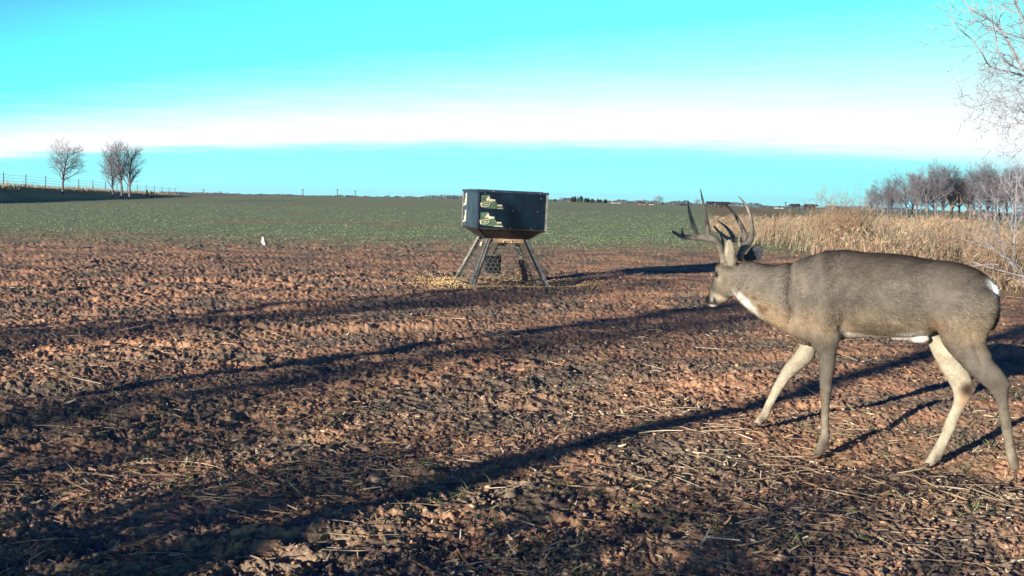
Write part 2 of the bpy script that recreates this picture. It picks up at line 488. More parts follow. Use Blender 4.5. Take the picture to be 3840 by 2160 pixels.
red = sstep(0.0, 0.55, fbm(gx * 0.55, gy * 0.8, 3, 57) + 0.45 * sstep(8, 15, gy) + 0.25 * sstep(-2, 6, gx) * sstep(14, 20, gy)) * (1 - green)
cols_g = np.stack([green, litter, red], -1)

gm = bpy.data.materials.new('ploughed_soil'); gm.use_nodes = True
N, L = gm.node_tree.nodes, gm.node_tree.links
gb = N['Principled BSDF']; gb.inputs['Roughness'].default_value = 0.95; gb.inputs['Specular IOR Level'].default_value = 0.12
tc = N.new('ShaderNodeTexCoord')
vc = N.new('ShaderNodeVertexColor'); vc.layer_name = 'col'
sp = N.new('ShaderNodeSeparateColor'); L.new(vc.outputs[0], sp.inputs[0])


def gnoise(scale, detail=4, rough=0.6, vec=None):
    n = N.new('ShaderNodeTexNoise'); n.inputs['Scale'].default_value = scale; n.inputs['Detail'].default_value = detail
    n.inputs['Roughness'].default_value = rough
    L.new(vec if vec is not None else tc.outputs['Object'], n.inputs['Vector']); return n.outputs[0]


def gmr(v, a, b, lo=0.0, hi=1.0):
    n = N.new('ShaderNodeMapRange'); L.new(v, n.inputs[0])
    n.inputs[1].default_value = a; n.inputs[2].default_value = b; n.inputs[3].default_value = lo; n.inputs[4].default_value = hi
    return n.outputs[0]


def gmix(f, a, b, blend='MIX'):
    n = N.new('ShaderNodeMix'); n.data_type = 'RGBA'; n.blend_type = blend
    for i, v in ((0, f), (6, a), (7, b)):
        if isinstance(v, tuple): n.inputs[i].default_value = (*v, 1)
        elif isinstance(v, (int, float)): n.inputs[i].default_value = v
        else: L.new(v, n.inputs[i])
    return n.outputs[2]


def gmul(a, b):
    n = N.new('ShaderNodeMath'); n.operation = 'MULTIPLY'
    for i, v in enumerate((a, b)):
        if isinstance(v, (int, float)): n.inputs[i].default_value = v
        else: L.new(v, n.inputs[i])
    return n.outputs[0]


soil = gmix(gmr(gnoise(3.1, 6), .40, .62), (0.39, 0.222, 0.132), (0.54, 0.315, 0.19))
soil = gmix(gmr(gnoise(11, 5), .50, .70), soil, (0.58, 0.36, 0.235))
soil = gmix(sp.outputs[2], soil, (0.68, 0.375, 0.215))
soil = gmix(gmul(gmr(gnoise(1.1, 5, .6), .44, .58), 0.85), soil, (0.20, 0.175, 0.135))       # trodden plant trash
soil = gmix(gmul(gmr(gnoise(45, 3), .56, .66), 0.7), soil, (0.62, 0.50, 0.34))             # pale crumbs
soil = gmix(gmul(gmr(gnoise(26, 3), .58, .68), 0.8), soil, (0.10, 0.08, 0.07))
grn = gmix(gmr(gnoise(0.9, 6, .65), .40, .62), (0.21, 0.31, 0.165), (0.30, 0.36, 0.215))
grn = gmix(gmul(gmr(gnoise(5, 4), .52, .66), .55), grn, (0.40, 0.32, 0.22))
gfac = N.new('ShaderNodeMath'); gfac.operation = 'ADD'; gfac.use_clamp = True
L.new(gmr(gnoise(2.6, 5, .7), .36, .64, -0.75, 0.60), gfac.inputs[0]); L.new(sp.outputs[0], gfac.inputs[1])
gf2 = gmul(gfac.outputs[0], gmr(sp.outputs[0], 0.02, 0.2))
col = gmix(gf2, soil, grn)
col = gmix(sp.outputs[1], col, gmix(gmr(gnoise(3, 5), .4, .6), (0.33, 0.25, 0.15), (0.22, 0.19, 0.11)))
L.new(col, gb.inputs['Base Color'])
bp = N.new('ShaderNodeBump'); bp.inputs['Distance'].default_value = 0.012; bp.inputs['Strength'].default_value = 0.9
L.new(gnoise(38, 6, .7), bp.inputs['Height']); L.new(bp.outputs[0], gb.inputs['Normal'])
fan = [(NR * NA, (k + 1) % NA, k) for k in range(NA)]
ground = link_mesh('ground', gv, gf, gm, smooth=True, colors=cols_g)
tag(ground, 'ploughed red soil running into green sprouted wheat out to the horizon', 'ground', kind='structure')

# ------------------------------------------------------------------ soil crumbs, straw, sprouts, corn
crumb_m = new_mat('soil_crumb', vcol=True, rough=0.95, noise=(40, .3), spec=0.1)
t_ = (1 + 5 ** .5) / 2
ICO = np.array([(-1, t_, 0), (1, t_, 0), (-1, -t_, 0), (1, -t_, 0), (0, -1, t_), (0, 1, t_), (0, -1, -t_), (0, 1, -t_), (t_, 0, -1), (t_, 0, 1), (-t_, 0, -1), (-t_, 0, 1)]) / math.sqrt(1 + t_ * t_)
ICF = np.array([(0, 11, 5), (0, 5, 1), (0, 1, 7), (0, 7, 10), (0, 10, 11), (1, 5, 9), (5, 11, 4), (11, 10, 2), (10, 7, 6), (7, 1, 8), (3, 9, 4), (3, 4, 2), (3, 2, 6), (3, 6, 8), (3, 8, 9), (4, 9, 5), (2, 4, 11), (6, 2, 10), (8, 6, 7), (9, 8, 1)])


def scatter_fan(n, r0, r1, adeg=33, power=1.0):
    """points spread so that they look evenly dense from the camera's end of the field"""
    u = rng.random(n)
    q0, q1 = 1 / r0 ** power, 1 / r1 ** power
    r = (q1 + (q0 - q1) * u) ** (-1 / power)
    a = np.radians(rng.uniform(-adeg, adeg, n))
    return r * np.sin(a), r * np.cos(a)


def lumps(name, n, x, y, rad, colr, mat, label, cat, sink=0.42, flat=0.65):
    k = len(ICO)
    V = np.repeat(ICO[None], n, 0) * (1 + rng.uniform(-.5, .45, (n, k, 1)))
    V = V * rng.uniform(.6, 1.25, (n, 1, 3)) * rad[:, None, None]
    V[:, :, 2] *= flat
    a = rng.uniform(0, 6.28, n); c, s = np.cos(a)[:, None], np.sin(a)[:, None]
    vx, vy = V[:, :, 0] * c - V[:, :, 1] * s, V[:, :, 0] * s + V[:, :, 1] * c
    V = np.stack([vx + x[:, None], vy + y[:, None], V[:, :, 2] + (H(x, y) + rad * flat * (1 - 2 * sink))[:, None]], -1)
    F = (ICF[None] + (np.arange(n) * k)[:, None, None]).reshape(-1, 3)
    o = link_mesh(name, V.reshape(-1, 3), F, mat, smooth=False, colors=np.repeat(colr, k, 0))
    return tag(o, label, cat, kind='stuff')


n = 60000
x, y = scatter_fan(n, 2.7, 26)
keep = rng.random(n) < (0.25 + 0.75 * sstep(-.3, .5, vn(x * 0.7, y * 0.9, 21)))
x, y = x[keep], y[keep]; n = len(x)
rad = 0.0025 + 0.010 * rng.random(n) ** 5.0 * (1 + .06 * y)
pal = np.array([(0.46, 0.27, 0.17), (0.34, 0.20, 0.13), (0.54, 0.35, 0.23), (0.16, 0.12, 0.10)])
lumps('soil_crumbs', n, x, y, rad, pal[rng.integers(0, 4, n)] * rng.uniform(.75, 1.15, (n, 1)), crumb_m, 'loose red-brown crumbs and clods strewn over the ploughed soil', 'soil clods')


def ribbons(name, n, base, dirs, length, width, bend, colr, mat, segs=3, sag=None, tipw=0.15):
    """n thin curved strips as one mesh: base (n,3), dirs (n,3) unit, bend (n,3) added quadratically"""
    side = np.cross(dirs, rng.normal(size=(n, 3))); side /= np.linalg.norm(side, axis=1, keepdims=True) + 1e-9
    V = np.zeros((n, segs + 1, 2, 3))
    for i in range(segs + 1):
        f = i / segs
        p = base + dirs * (length * f)[:, None] + bend * (length * f * f)[:, None]
        w = (width * (1 - (1 - tipw) * f ** 1.5) / 2)[:, None]
        V[:, i, 0] = p - side * w; V[:, i, 1] = p + side * w
    idx = np.arange(n)[:, None] * (2 * (segs + 1))
    F = np.concatenate([idx + np.array([2 * i, 2 * i + 1, 2 * i + 3, 2 * i + 2])[None] for i in range(segs)], 0)
    return link_mesh(name, V.reshape(-1, 3), F, mat, colors=np.repeat(colr, 2 * (segs + 1), 0))


leafy = new_mat('dry_blade', vcol=True, rough=0.75, spec=0.2)
n = 14000
x, y = scatter_fan(n, 2.7, 24)
cl = vn(x * 1.1, y * 1.3, 61) + 0.5 * vn(x * 3, y * 3, 62)
keep = rng.random(n) < sstep(-.5, .7, cl) * .9 + .12
x, y = x[keep], y[keep]; n = len(x)
an = rng.normal(0.0, 0.75, n) + (rng.random(n) < .25) * rng.uniform(0, 3, n)
dirs = np.stack([np.cos(an), np.sin(an), rng.normal(0.04, .12, n)], -1); dirs *= np.where(rng.random(n) < .5, 1, -1)[:, None]; dirs[:, 2] = np.abs(dirs[:, 2])
dirs /= np.linalg.norm(dirs, axis=1, keepdims=True)
ln = 0.03 + 0.20 * rng.random(n) ** 2.2
base = np.stack([x, y, H(x, y) + 0.007], -1)
bend = rng.normal(0, .22, (n, 3)); bend[:, 2] = -np.abs(bend[:, 2]) * .3
pal = np.array([(0.40, 0.31, 0.20), (0.32, 0.24, 0.16), (0.50, 0.43, 0.32), (0.24, 0.17, 0.12)])
o = ribbons('straw_litter', n, base, dirs, ln, rng.uniform(.002, .006, n), bend, pal[rng.integers(0, 4, n)] * rng.uniform(.8, 1.15, (n, 1)), leafy, tipw=.6)
tag(o, 'pale dead stalks and straw lying on the ploughed soil', 'straw', kind='stuff')

n = 42000
x, y = scatter_fan(n, 2.6, 22)
keep = rng.random(n) < .2 + .8 * sstep(-.3, .5, vn(x * 1.3, y * 1.6, 63) + .5 * vn(x * 4, y * 4, 64))
x, y = x[keep], y[keep]; n = len(x)
an = rng.uniform(0, 6.28, n)
dirs = np.stack([np.cos(an), np.sin(an), np.abs(rng.normal(0.1, .35, n))], -1); dirs /= np.linalg.norm(dirs, axis=1, keepdims=True)
pal = np.array([(0.46, 0.36, 0.22), (0.30, 0.25, 0.17), (0.20, 0.20, 0.13), (0.10, 0.08, 0.06), (0.60, 0.52, 0.38), (0.44, 0.26, 0.15)])
o = ribbons('plant_trash', n, np.stack([x, y, H(x, y) + .002], -1), dirs, .008 + .035 * rng.random(n) ** 2, rng.uniform(.003, .011, n), rng.normal(0, .3, (n, 3)), pal[rng.integers(0, 6, n)] * rng.uniform(.7, 1.2, (n, 1)), leafy, segs=2, tipw=.5)
tag(o, 'chopped dead leaves and chaff mixed into the foreground soil', 'plant litter', kind='stuff')

n0 = 1700
x, y = scatter_fan(n0, 2.7, 22)
keep = (vn(x * .9, y * 1.1, 66) + .4 * vn(x * 4, y * 4, 67)) > 0.05
x, y = x[keep], y[keep]
k = 7; x = np.repeat(x, k) + rng.normal(0, .018, len(x) * k); y = np.repeat(y, k) + rng.normal(0, .018, len(y) * k); n = len(x)
dirs = rng.normal(0, .75, (n, 3)); dirs[:, 2] = 1; dirs /= np.linalg.norm(dirs, axis=1, keepdims=True)
bend = rng.normal(0, .4, (n, 3)); bend[:, 2] = -.3
base = np.stack([x, y, H(x, y) - 0.003], -1)
pal = np.array([(0.10, 0.16, 0.06), (0.16, 0.20, 0.09), (0.22, 0.21, 0.12)])
o = ribbons('weed_sprouts', n, base, dirs, rng.uniform(.02, .075, n), rng.uniform(.003, .006, n), bend, pal[rng.integers(0, 3, n)] * rng.uniform(.8, 1.2, (n, 1)), leafy)
tag(o, 'small dull green sprouts between the clods in the foreground', 'weeds', kind='stuff')

n = 150000
x, y = scatter_fan(n, 21, 110, 34, 0.8)
e_ = y - (31.0 - 0.02 * x) + 5.5 * fbm(x * 0.09, y * 0.16, 4, 51, .6)
st = np.exp(-((y - 47) / 1.8) ** 2) * sstep(-15, -12, x) * (1 - sstep(-4, 0, x))
pr = sstep(-9, 4, e_) ** 1.5 * (1 - .85 * st) * (1 - .95 * sstep(6.5, 8.5, x - 0.17 * np.maximum(y - 35, 0)) * (1 - sstep(16, 22, x - 0.17 * np.maximum(y - 35, 0)))) * (0.35 + 0.65 * sstep(-.4, .3, vn(x * 1.2, y * .7, 68)))
keep = rng.random(n) < pr; x, y = x[keep], y[keep]; n = len(x)
dirs = rng.normal(0, .8, (n, 3)); dirs[:, 2] = 1; dirs /= np.linalg.norm(dirs, axis=1, keepdims=True)
bend = rng.normal(0, .4, (n, 3)); bend[:, 2] = -.35
base = np.stack([x, y, H(x, y) - 0.003], -1)
pal = np.array([(0.085, 0.155, 0.075), (0.13, 0.21, 0.105), (0.20, 0.27, 0.14)])
o = ribbons('wheat_shoots', n, base, dirs, rng.uniform(.025, .065, n) * (1 + y / 120), rng.uniform(.006, .012, n) * (1 + y / 40), bend, pal[rng.integers(0, 3, n)] * rng.uniform(.8, 1.2, (n, 1)), leafy, segs=2)
tag(o, 'short green wheat shoots thickening into the field beyond the feeder', 'wheat', kind='stuff')

n = 5200
th = rng.uniform(0, 2 * math.pi, n); rad_ = np.abs(rng.normal(0, 1, n))
x = FC.x + 0.05 + np.cos(th) * (0.62 + .45 * rad_); y = FC.y - 0.1 + np.sin(th) * (0.60 + .45 * rad_)
corn_m = new_mat('corn_kernel', vcol=True, rough=0.5)
pal = np.array([(0.72, 0.50, 0.20), (0.60, 0.42, 0.20), (0.75, 0.62, 0.36)])
lumps('spilled_corn', n, x, y, rng.uniform(.005, .010, n), pal[rng.integers(0, 3, n)], corn_m, 'yellow corn kernels spilled in a ring around the feeder legs', 'corn', sink=.2)

# ------------------------------------------------------------------ deer
deer = empty('white_tailed_deer', (DC.x, DC.y, 0), label='big antlered grey-brown buck walking left past the camera, head lowered', cat='deer')
dinv = Matrix.Translation(-Vector((DC.x, DC.y, 0)))
body_mb = MB()


def dl(st, p=.86, n=28):
    # resample stations smoothly before lofting
    rings = [np.array([tuple(q) for q in ring(*s_, n=n, p=p)]) for s_ in st]
    out = []
    m = len(rings)
    for i in range(m - 1):
        p0, p1, p2, p3 = rings[max(i - 1, 0)], rings[i], rings[i + 1], rings[min(i + 2, m - 1)]
        for f in (0, .25, .5, .75):
            out.append(0.5 * ((2 * p1) + (-p0 + p2) * f + (2 * p0 - 5 * p1 + 4 * p2 - p3) * f * f + (-p0 + 3 * p1 - 3 * p2 + p3) * f ** 3))
    out.append(rings[-1])
    body_mb.loft([[Vector(q) for q in r_] for r_ in out])


for st in (z1(TORSO), NEAR_FORE, FAR_FORE, NEAR_HIND, FAR_HIND, HEAD, BROW, EAR_N, EAR_F, TAIL):
    dl(st, p=.8 if len(st) == 19 else 1.0)
Rd = Matrix((DHD, -DN, (0, 0, 1))).transposed()
for (zx, zy), lat, r_ in (((1865, 1105), 0, (.055, .035, .022)), ((1760, 1095), 0, (.07, .05, .018)), ((1120, 1110), 0, (.05, .05, .03)),
                          ((1385, 540), 0, (.05, .03, .018)), ((1150, 1000), -.06, (.09, .09, .10))):
    body_mb.ball(DP(*Z1(zx, zy), lat), r_, m=Rd)
for (zx, zy), lat, r_ in (((905, 1075), -.105, .013), ((358, 845), .165, .012), ((2512, 1195), -.10, .012), ((1855, 1175), .10, .012), ((905, 585), -.115, .026), ((2428, 545), -.10, .020), ((2130, 585), .10, .021), ((505, 540), .14, .025)):
    body_mb.ball(DP(*Z4(zx, zy), lat), r_)
tmp = body_mb.build('tmp', [])
mod = tmp.modifiers.new('r', 'REMESH'); mod.mode = 'VOXEL'; mod.voxel_size = 0.0075; mod.use_smooth_shade = True
mod2 = tmp.modifiers.new('s', 'SMOOTH'); mod2.factor = 0.5; mod2.iterations = 5
dg = bpy.context.evaluated_depsgraph_get()
me = bpy.data.meshes.new_from_object(tmp.evaluated_get(dg))
bpy.data.objects.remove(tmp)
nv = len(me.vertices)
bv = np.zeros(nv * 3, dtype=np.float32); me.vertices.foreach_get('co', bv); bv = bv.reshape(-1, 3).astype(np.float64)
bn = np.zeros(nv * 3, dtype=np.float32); me.vertices.foreach_get('normal', bn); bn = bn.reshape(-1, 3).astype(np.float64)
me.calc_loop_triangles()
bt = np.zeros(len(me.loop_triangles) * 3, dtype=np.int32); me.loop_triangles.foreach_get('vertices', bt); bt = bt.reshape(-1, 3)
print('deer verts', nv)
# body coordinates: u along the walk (forward +), l to its right, z up
HDv, DNv, DCv = np.array(DHD), np.array(DN), np.array((DC.x, DC.y, 0))


def uz(pt, lat=0.0):                    # side-view point -> (u, z)
    p = np.array(DP(*pt, lat)) - DCv
    return float(p @ HDv), float(p[2])


def coat(P, Nn):
    u = (P - DCv) @ HDv; l = (P - DCv) @ DNv; z = P[:, 2]
    ns = lambda f, s_: vn(u * f + l * f * .7, z * f - l * f * .4, s_)
    base = np.array((0.112, 0.101, 0.084))
    c = np.tile(base, (len(P), 1))

    def blend(col_, w):
        nonlocal c
        c = c * (1 - w[:, None]) + np.array(col_)[None] * w[:, None]

    def blob(zp, ru, rz, soft=1.0, conv=Z1, tilt=0.0, lat=None):
        if lat is None: lat = -.11 if conv is Z1 else (float(np.interp(zp[0], [474, 560, 640, 720, 830], [.065, .02, -.01, -.05, -.07])) if conv is Z2 else -.11)
        u0, z0 = uz(conv(*zp), lat); du, dz = u - u0, z - z0
        ct, s_ = math.cos(tilt), math.sin(tilt)
        a, b = (du * ct + dz * s_) / ru, (-du * s_ + dz * ct) / rz
        return np.exp(-(a * a + b * b) ** soft)
    ut, zt = uz(Z1(1300, 524)); _, zb = uz(Z1(1420, 1100))
    hgt = (z - zb) / (zt - zb)
    torso = sstep(uz(Z1(2420, 800))[0], uz(Z1(2300, 800))[0], u)
    blend((0.066, 0.056, 0.047), sstep(.60, 1.0, hgt + .12 * ns(5, 81)) * .75)
    blend((0.25, 0.185, 0.115), np.exp(-((hgt - .16 + .05 * ns(4, 82)) / .17) ** 2) * .60)          # tan lower flank
    blend((0.075, 0.062, 0.05), sstep(.05, .5, ns(3.2, 86) + .4 * ns(9, 87)) * .5)
    blend((0.165, 0.15, 0.125), sstep(.1, .6, ns(2.6, 88)) * .5)
    # neck underside tan, throat white
    blend((0.32, 0.24, 0.15), blob((880, 960), .17, .07, 1.2, tilt=R(30), lat=-.05) * .8)
    blend((0.80, 0.77, 0.70), blob((705, 872), .095, .030, 1.6, tilt=R(42), lat=-.03))
    # belly
    dn = sstep(.45, .85, -Nn[:, 2])
    inb = sstep(uz(Z1(1980, 1100))[0], uz(Z1(1900, 1100))[0], u) * (1 - sstep(uz(Z1(1400, 1100))[0], uz(Z1(1330, 1100))[0], u))
    blend((0.62, 0.58, 0.50), np.clip(inb * sstep(.105, .03, hgt + .025 * ns(9, 83)), 0, 1))
    blend((0.66, 0.65, 0.60), blob((1860, 1100), .075, .035, 1.5, lat=-.02))
    # shoulder fold and flank creases
    for i in range(9):
        yy = 620 + i * 46
        blend((0.035, 0.028, 0.025), blob((985 + 8 * math.sin(i * 1.3) + (10 if i > 6 else 0), yy), .006, .018, 1.0) * (.75 if i < 5 else .45))  # dark dabs paint the shade inside the shoulder fold
    blend((0.10, 0.085, 0.075), blob((1385, 545), .085, .028, lat=-.05) * .8)
    blend((0.30, 0.24, 0.19), blob((1080, 740), .02, .05, tilt=R(-15)) * .5)
    for p_, a_, b_ in (((755, 835), .014, .016), ((815, 915), .028, .016), ((785, 890), .012, .012)):
        blend((0.10, 0.055, 0.03), blob(p_, a_, b_, 1.5, tilt=R(-40)) * .85)
    blend((0.22, 0.12, 0.06), blob((1985, 1015), .03, .03) * .5)
    blend((0.12, 0.10, 0.085), blob((1350, 1060), .02, .045) * .7)
    # legs
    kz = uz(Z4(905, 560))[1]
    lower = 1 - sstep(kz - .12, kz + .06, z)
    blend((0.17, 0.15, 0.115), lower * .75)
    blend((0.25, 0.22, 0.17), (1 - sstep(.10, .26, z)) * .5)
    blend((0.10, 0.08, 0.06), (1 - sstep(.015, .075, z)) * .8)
    far = (l > .045).astype(float) * (1 - sstep(zb - .02, zb + .05, z))
    near_in = np.clip((Nn @ DNv), 0, 1) * (l < 0) * (1 - sstep(zb - .02, zb + .05, z))
    legin = np.clip(far * np.clip(-(Nn @ DNv) * 1.5 + .2, 0, 1) + near_in, 0, 1)
    blend((0.40, 0.365, 0.275), legin * .9)
    blend((0.10, 0.085, 0.065), lower * sstep(.1, .8, ns(11, 89)) * .35)
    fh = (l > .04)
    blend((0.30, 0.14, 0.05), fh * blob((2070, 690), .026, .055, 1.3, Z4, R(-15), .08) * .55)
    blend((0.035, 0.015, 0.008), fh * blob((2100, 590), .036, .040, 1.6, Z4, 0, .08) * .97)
    blend((0.16, 0.10, 0.06), (l < 0) * blob((870, 640), .012, .05, 1.2, Z4) * .6)
    blend((0.13, 0.10, 0.075), (l < 0) * blob((955, 440), .012, .14, 1.2, Z4) * .55)
    for p_, s_ in (((895, 1050), -1), ((350, 850), 1), ((2515, 1180), -1), ((1850, 1175), 1)):
        blend((0.08, 0.06, 0.05), (l * s_ > 0) * blob(p_, .020, .030, 1.4, Z4, 0, .13 if s_ > 0 else -.11) * .85)
    # tail
    blend((0.10, 0.085, 0.08), sstep(uz(Z1(2372, 800))[0], uz(Z1(2388, 800))[0], u) * (z > uz(Z1(2300, 1060))[1]) * .85)
    blend((0.85, 0.86, 0.86), blob((2362, 745), .016, .045, 1.6, tilt=R(-28), lat=-.01) * 1.0)
    # head
    uh = uz(Z2(770, 1000))[0]; hd = sstep(uh - .03, uh + .02, u) * (z > uz(Z2(500, 1400))[1])
    blend((0.15, 0.13, 0.10), hd * .8)
    blend((0.075, 0.072, 0.07), blob((520, 1110), .03, .055, 1.5, Z2, R(-28)) * .8)
    blend((0.22, 0.185, 0.135), blob((650, 1080), .05, .05, 1.5, Z2) * .6)
    blend((0.42, 0.36, 0.27), blob((610, 1235), .055, .018, 1.6, Z2, R(28)) * .9)
    blend((0.62, 0.58, 0.50), blob((770, 1205), .045, .014, 1.6, Z2, R(5)) * .9)
    blend((0.05, 0.035, 0.035), blob((715, 1240), .025, .005, 1.6, Z2, R(26)) * .7)
    blend((0.015, 0.012, 0.015), blob((476, 1240), .014, .024, 2, Z2))
    blend((0.02, 0.015, 0.02), blob((542, 1258), .009, .017, 1.6, Z2, R(-10)) * 1.0)
    blend((0.03, 0.02, 0.02), blob((515, 1280), .014, .0055, 1.6, Z2) * .9)
    blend((0.50, 0.50, 0.50), blob((517, 1228), .010, .010, 1.6, Z2) * .6)
    blend((0.62, 0.60, 0.56), blob((520, 1302), .017, .007, 2, Z2))
    blend((0.34, 0.30, 0.24), blob((605, 1015), .020, .022, 1.5, Z2) * .7)
    blend((0.02, 0.016, 0.014), blob((590, 972), .016, .017, 1.6, Z2) * .9)
    blend((0.05, 0.042, 0.036), blob((690, 900), .05, .014, 1.5, Z2, R(10)) * .6)
    blend((0.06, 0.03, 0.02), blob((600, 860), .014, .018, 1.6, Z2, R(-35)) * .9)
    blend((0.012, 0.010, 0.013), blob((480, 1236), .022, .026, 2, Z2))
    blend((0.02, 0.015, 0.02), blob((545, 1255), .008, .020, 1.6, Z2, R(-10)))
    blend((0.03, 0.02, 0.02), blob((520, 1283), .020, .0055, 1.6, Z2))
    # ears: pale inside the near one, dark backs and rims
    earn = (l < -.035) * (z > uz(Z2(700, 870))[1]) * (u > uz(Z2(800, 700), -.07)[0])
    blend((0.25, 0.23, 0.175), earn * .9)
    blend((0.40, 0.37, 0.29), earn * blob((690, 700), .006, .03, 1.5, Z2, 0, -.075) * .8)
    blend((0.20, 0.15, 0.12), earn * blob((705, 740), .004, .035, 1.5, Z2, 0, -.075) * .8)
    blend((0.10, 0.085, 0.07), earn * sstep(uz(Z2(742, 740), -.075)[0], uz(Z2(766, 740), -.075)[0], u) * .9)
    earf = (l > .075) * (z > uz(Z2(900, 850))[1]) * (u < uz(Z2(885, 700), .13)[0])
    blend((0.10, 0.105, 0.12), earf * .95)
    c = c * (1 + .16 * ns(22, 84) + .16 * ns(60, 85))[:, None]
    return np.clip(c, 0.004, .95)


# fine folds of hide
ucoord = (bv - DCv) @ HDv
fold = np.zeros(nv)


def groove(zx, zy, ru, rz, dep, tilt=0.0, lats=-.13):
    u0, z0 = uz(Z1(zx, zy), lats); du, dz = ucoord - u0, bv[:, 2] - z0
    ct, s_ = math.cos(tilt), math.sin(tilt)
    a, b = (du * ct + dz * s_) / ru, (-du * s_ + dz * ct) / rz
    return -1.7 * dep * np.exp(-(a * a + b * b))


fold += groove(985, 760, .018, .11, .014, R(-4)) + groove(1000, 950, .02, .07, .010, R(12)) + groove(1100, 830, .018, .10, .007, R(-14))
fold += groove(1360, 1010, .022, .06, .014) + groove(1960, 1040, .02, .08, .012, R(-25)) + groove(1880, 1010, .06, .010, .006, R(25)) + groove(1850, 1040, .06, .009, .006, R(28))
fold += groove(1230, 700, .03, .12, -.010, R(-10)) + groove(1900, 800, .07, .16, .008) + groove(2150, 850, .10, .14, -.010)
fold += groove(2260, 1180, .012, .14, .006, R(-18)) + groove(1250, 960, .03, .10, -.008, R(8)) + groove(640, 790, .012, .05, .006, R(30))
fold += .0035 * vn(bv[:, 0] * 9 + bv[:, 1] * 5, bv[:, 2] * 9, 91)
bv = bv + bn * (fold + .001)[:, None]
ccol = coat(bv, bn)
# fur: short strands lying back along the body, part of the same mesh
tri = bv[bt]; ar = np.linalg.norm(np.cross(tri[:, 1] - tri[:, 0], tri[:, 2] - tri[:, 0]), axis=1)
NF = 130000
ti = rng.choice(len(bt), NF, p=ar / ar.sum())
w = rng.dirichlet((1, 1, 1), NF)
fp = (bv[bt[ti]] * w[:, :, None]).sum(1); fnn = (bn[bt[ti]] * w[:, :, None]).sum(1); fnn /= np.linalg.norm(fnn, axis=1, keepdims=True)
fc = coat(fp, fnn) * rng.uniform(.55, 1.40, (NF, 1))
low = 1 - sstep(.55, .72, fp[:, 2])
headf = sstep(uz(Z2(800, 1000))[0] - .02, uz(Z2(740, 1000))[0], (fp - DCv) @ HDv)
flow = -HDv[None] * (1 - low[:, None] * .85) + np.array([0, 0, -1.0])[None] * (.30 + .9 * low[:, None]) + rng.normal(0, .22, (NF, 3))
flow = flow - fnn * (flow * fnn).sum(1, keepdims=True); flow /= np.linalg.norm(flow, axis=1, keepdims=True) + 1e-9
fl = rng.uniform(.010, .022, NF) * (1 - .60 * low) * (1 - .65 * headf)
belly = ((fnn[:, 2] < -.6) & (fp[:, 2] > .40)); fl[belly] *= 1.5
sd_ = np.cross(fnn, flow)
wdt = rng.uniform(.0012, .0026, NF)[:, None]
root = fp - fnn * .001
tip = fp + flow * fl[:, None] + fnn * (fl * rng.uniform(.10, .30, NF))[:, None]
FV = np.stack([root - sd_ * wdt, root + sd_ * wdt, tip], 1).reshape(-1, 3)
npoly = len(me.polygons)
lv = np.zeros(len(me.loops), dtype=np.int32); me.loops.foreach_get('vertex_index', lv)
ls = np.zeros(npoly, dtype=np.int32); lt = np.zeros(npoly, dtype=np.int32)
me.polygons.foreach_get('loop_start', ls); me.polygons.foreach_get('loop_total', lt)
allv = np.vstack([bv, FV]) - np.array([DC.x, DC.y, 0])
bm_ = bpy.data.meshes.new('body')
bm_.vertices.add(len(allv)); bm_.vertices.foreach_set('co', allv.astype(np.float32).ravel())
lv2 = np.concatenate([lv, np.arange(NF * 3, dtype=np.int32) + nv]).astype(np.int32)
bm_.loops.add(len(lv2)); bm_.loops.foreach_set('vertex_index', lv2)
bm_.polygons.add(npoly + NF)
bm_.polygons.foreach_set('loop_start', np.concatenate([ls, len(lv) + 3 * np.arange(NF)]).astype(np.int32))
bm_.polygons.foreach_set('loop_total', np.concatenate([lt, np.full(NF, 3)]).astype(np.int32))
bm_.update(calc_edges=True)
bm_.polygons.foreach_set('use_smooth', np.concatenate([np.ones(npoly, bool), np.zeros(NF, bool)]))
at_ = bm_.color_attributes.new('col', 'FLOAT_COLOR', 'POINT')
cc = np.ones((len(allv), 4), dtype=np.float32); cc[:nv, :3] = ccol; cc[nv:, :3] = np.repeat(fc, 3, 0)
at_.data.foreach_set('color', cc.ravel())
fur_m = new_mat('deer_coat', vcol=True, rough=0.75, noise=(160, .12), bump=(220, .003), spec=0.25)
bm_.materials.append(fur_m)
bo = bpy.data.objects.new('body', bm_); COL.objects.link(bo); bo.parent = deer


def solid(mb, name, mat, voxel, parent, offset, sm=2, disp=0):
    t = mb.build('tmp', [])
    m = t.modifiers.new('r', 'REMESH'); m.mode = 'VOXEL'; m.voxel_size = voxel; m.use_smooth_shade = True
    if sm:
        s_ = t.modifiers.new('s', 'SMOOTH'); s_.iterations = sm
    g = bpy.context.evaluated_depsgraph_get()
    q = bpy.data.meshes.new_from_object(t.evaluated_get(g)); bpy.data.objects.remove(t)
    q.name = name
    q.transform(Matrix.Translation(-Vector(offset)))
    q.materials.append(mat)
    o = bpy.data.objects.new(name, q); COL.objects.link(o); o.parent = parent
    return o


antler_m = new_mat('antler_bone', color=(0.23, 0.205, 0.17), rough=0.5, noise=(26, .7), bump=(90, .006), color2=(0.12, 0.10, 0.08))
DOFF = (DC.x, DC.y, 0)


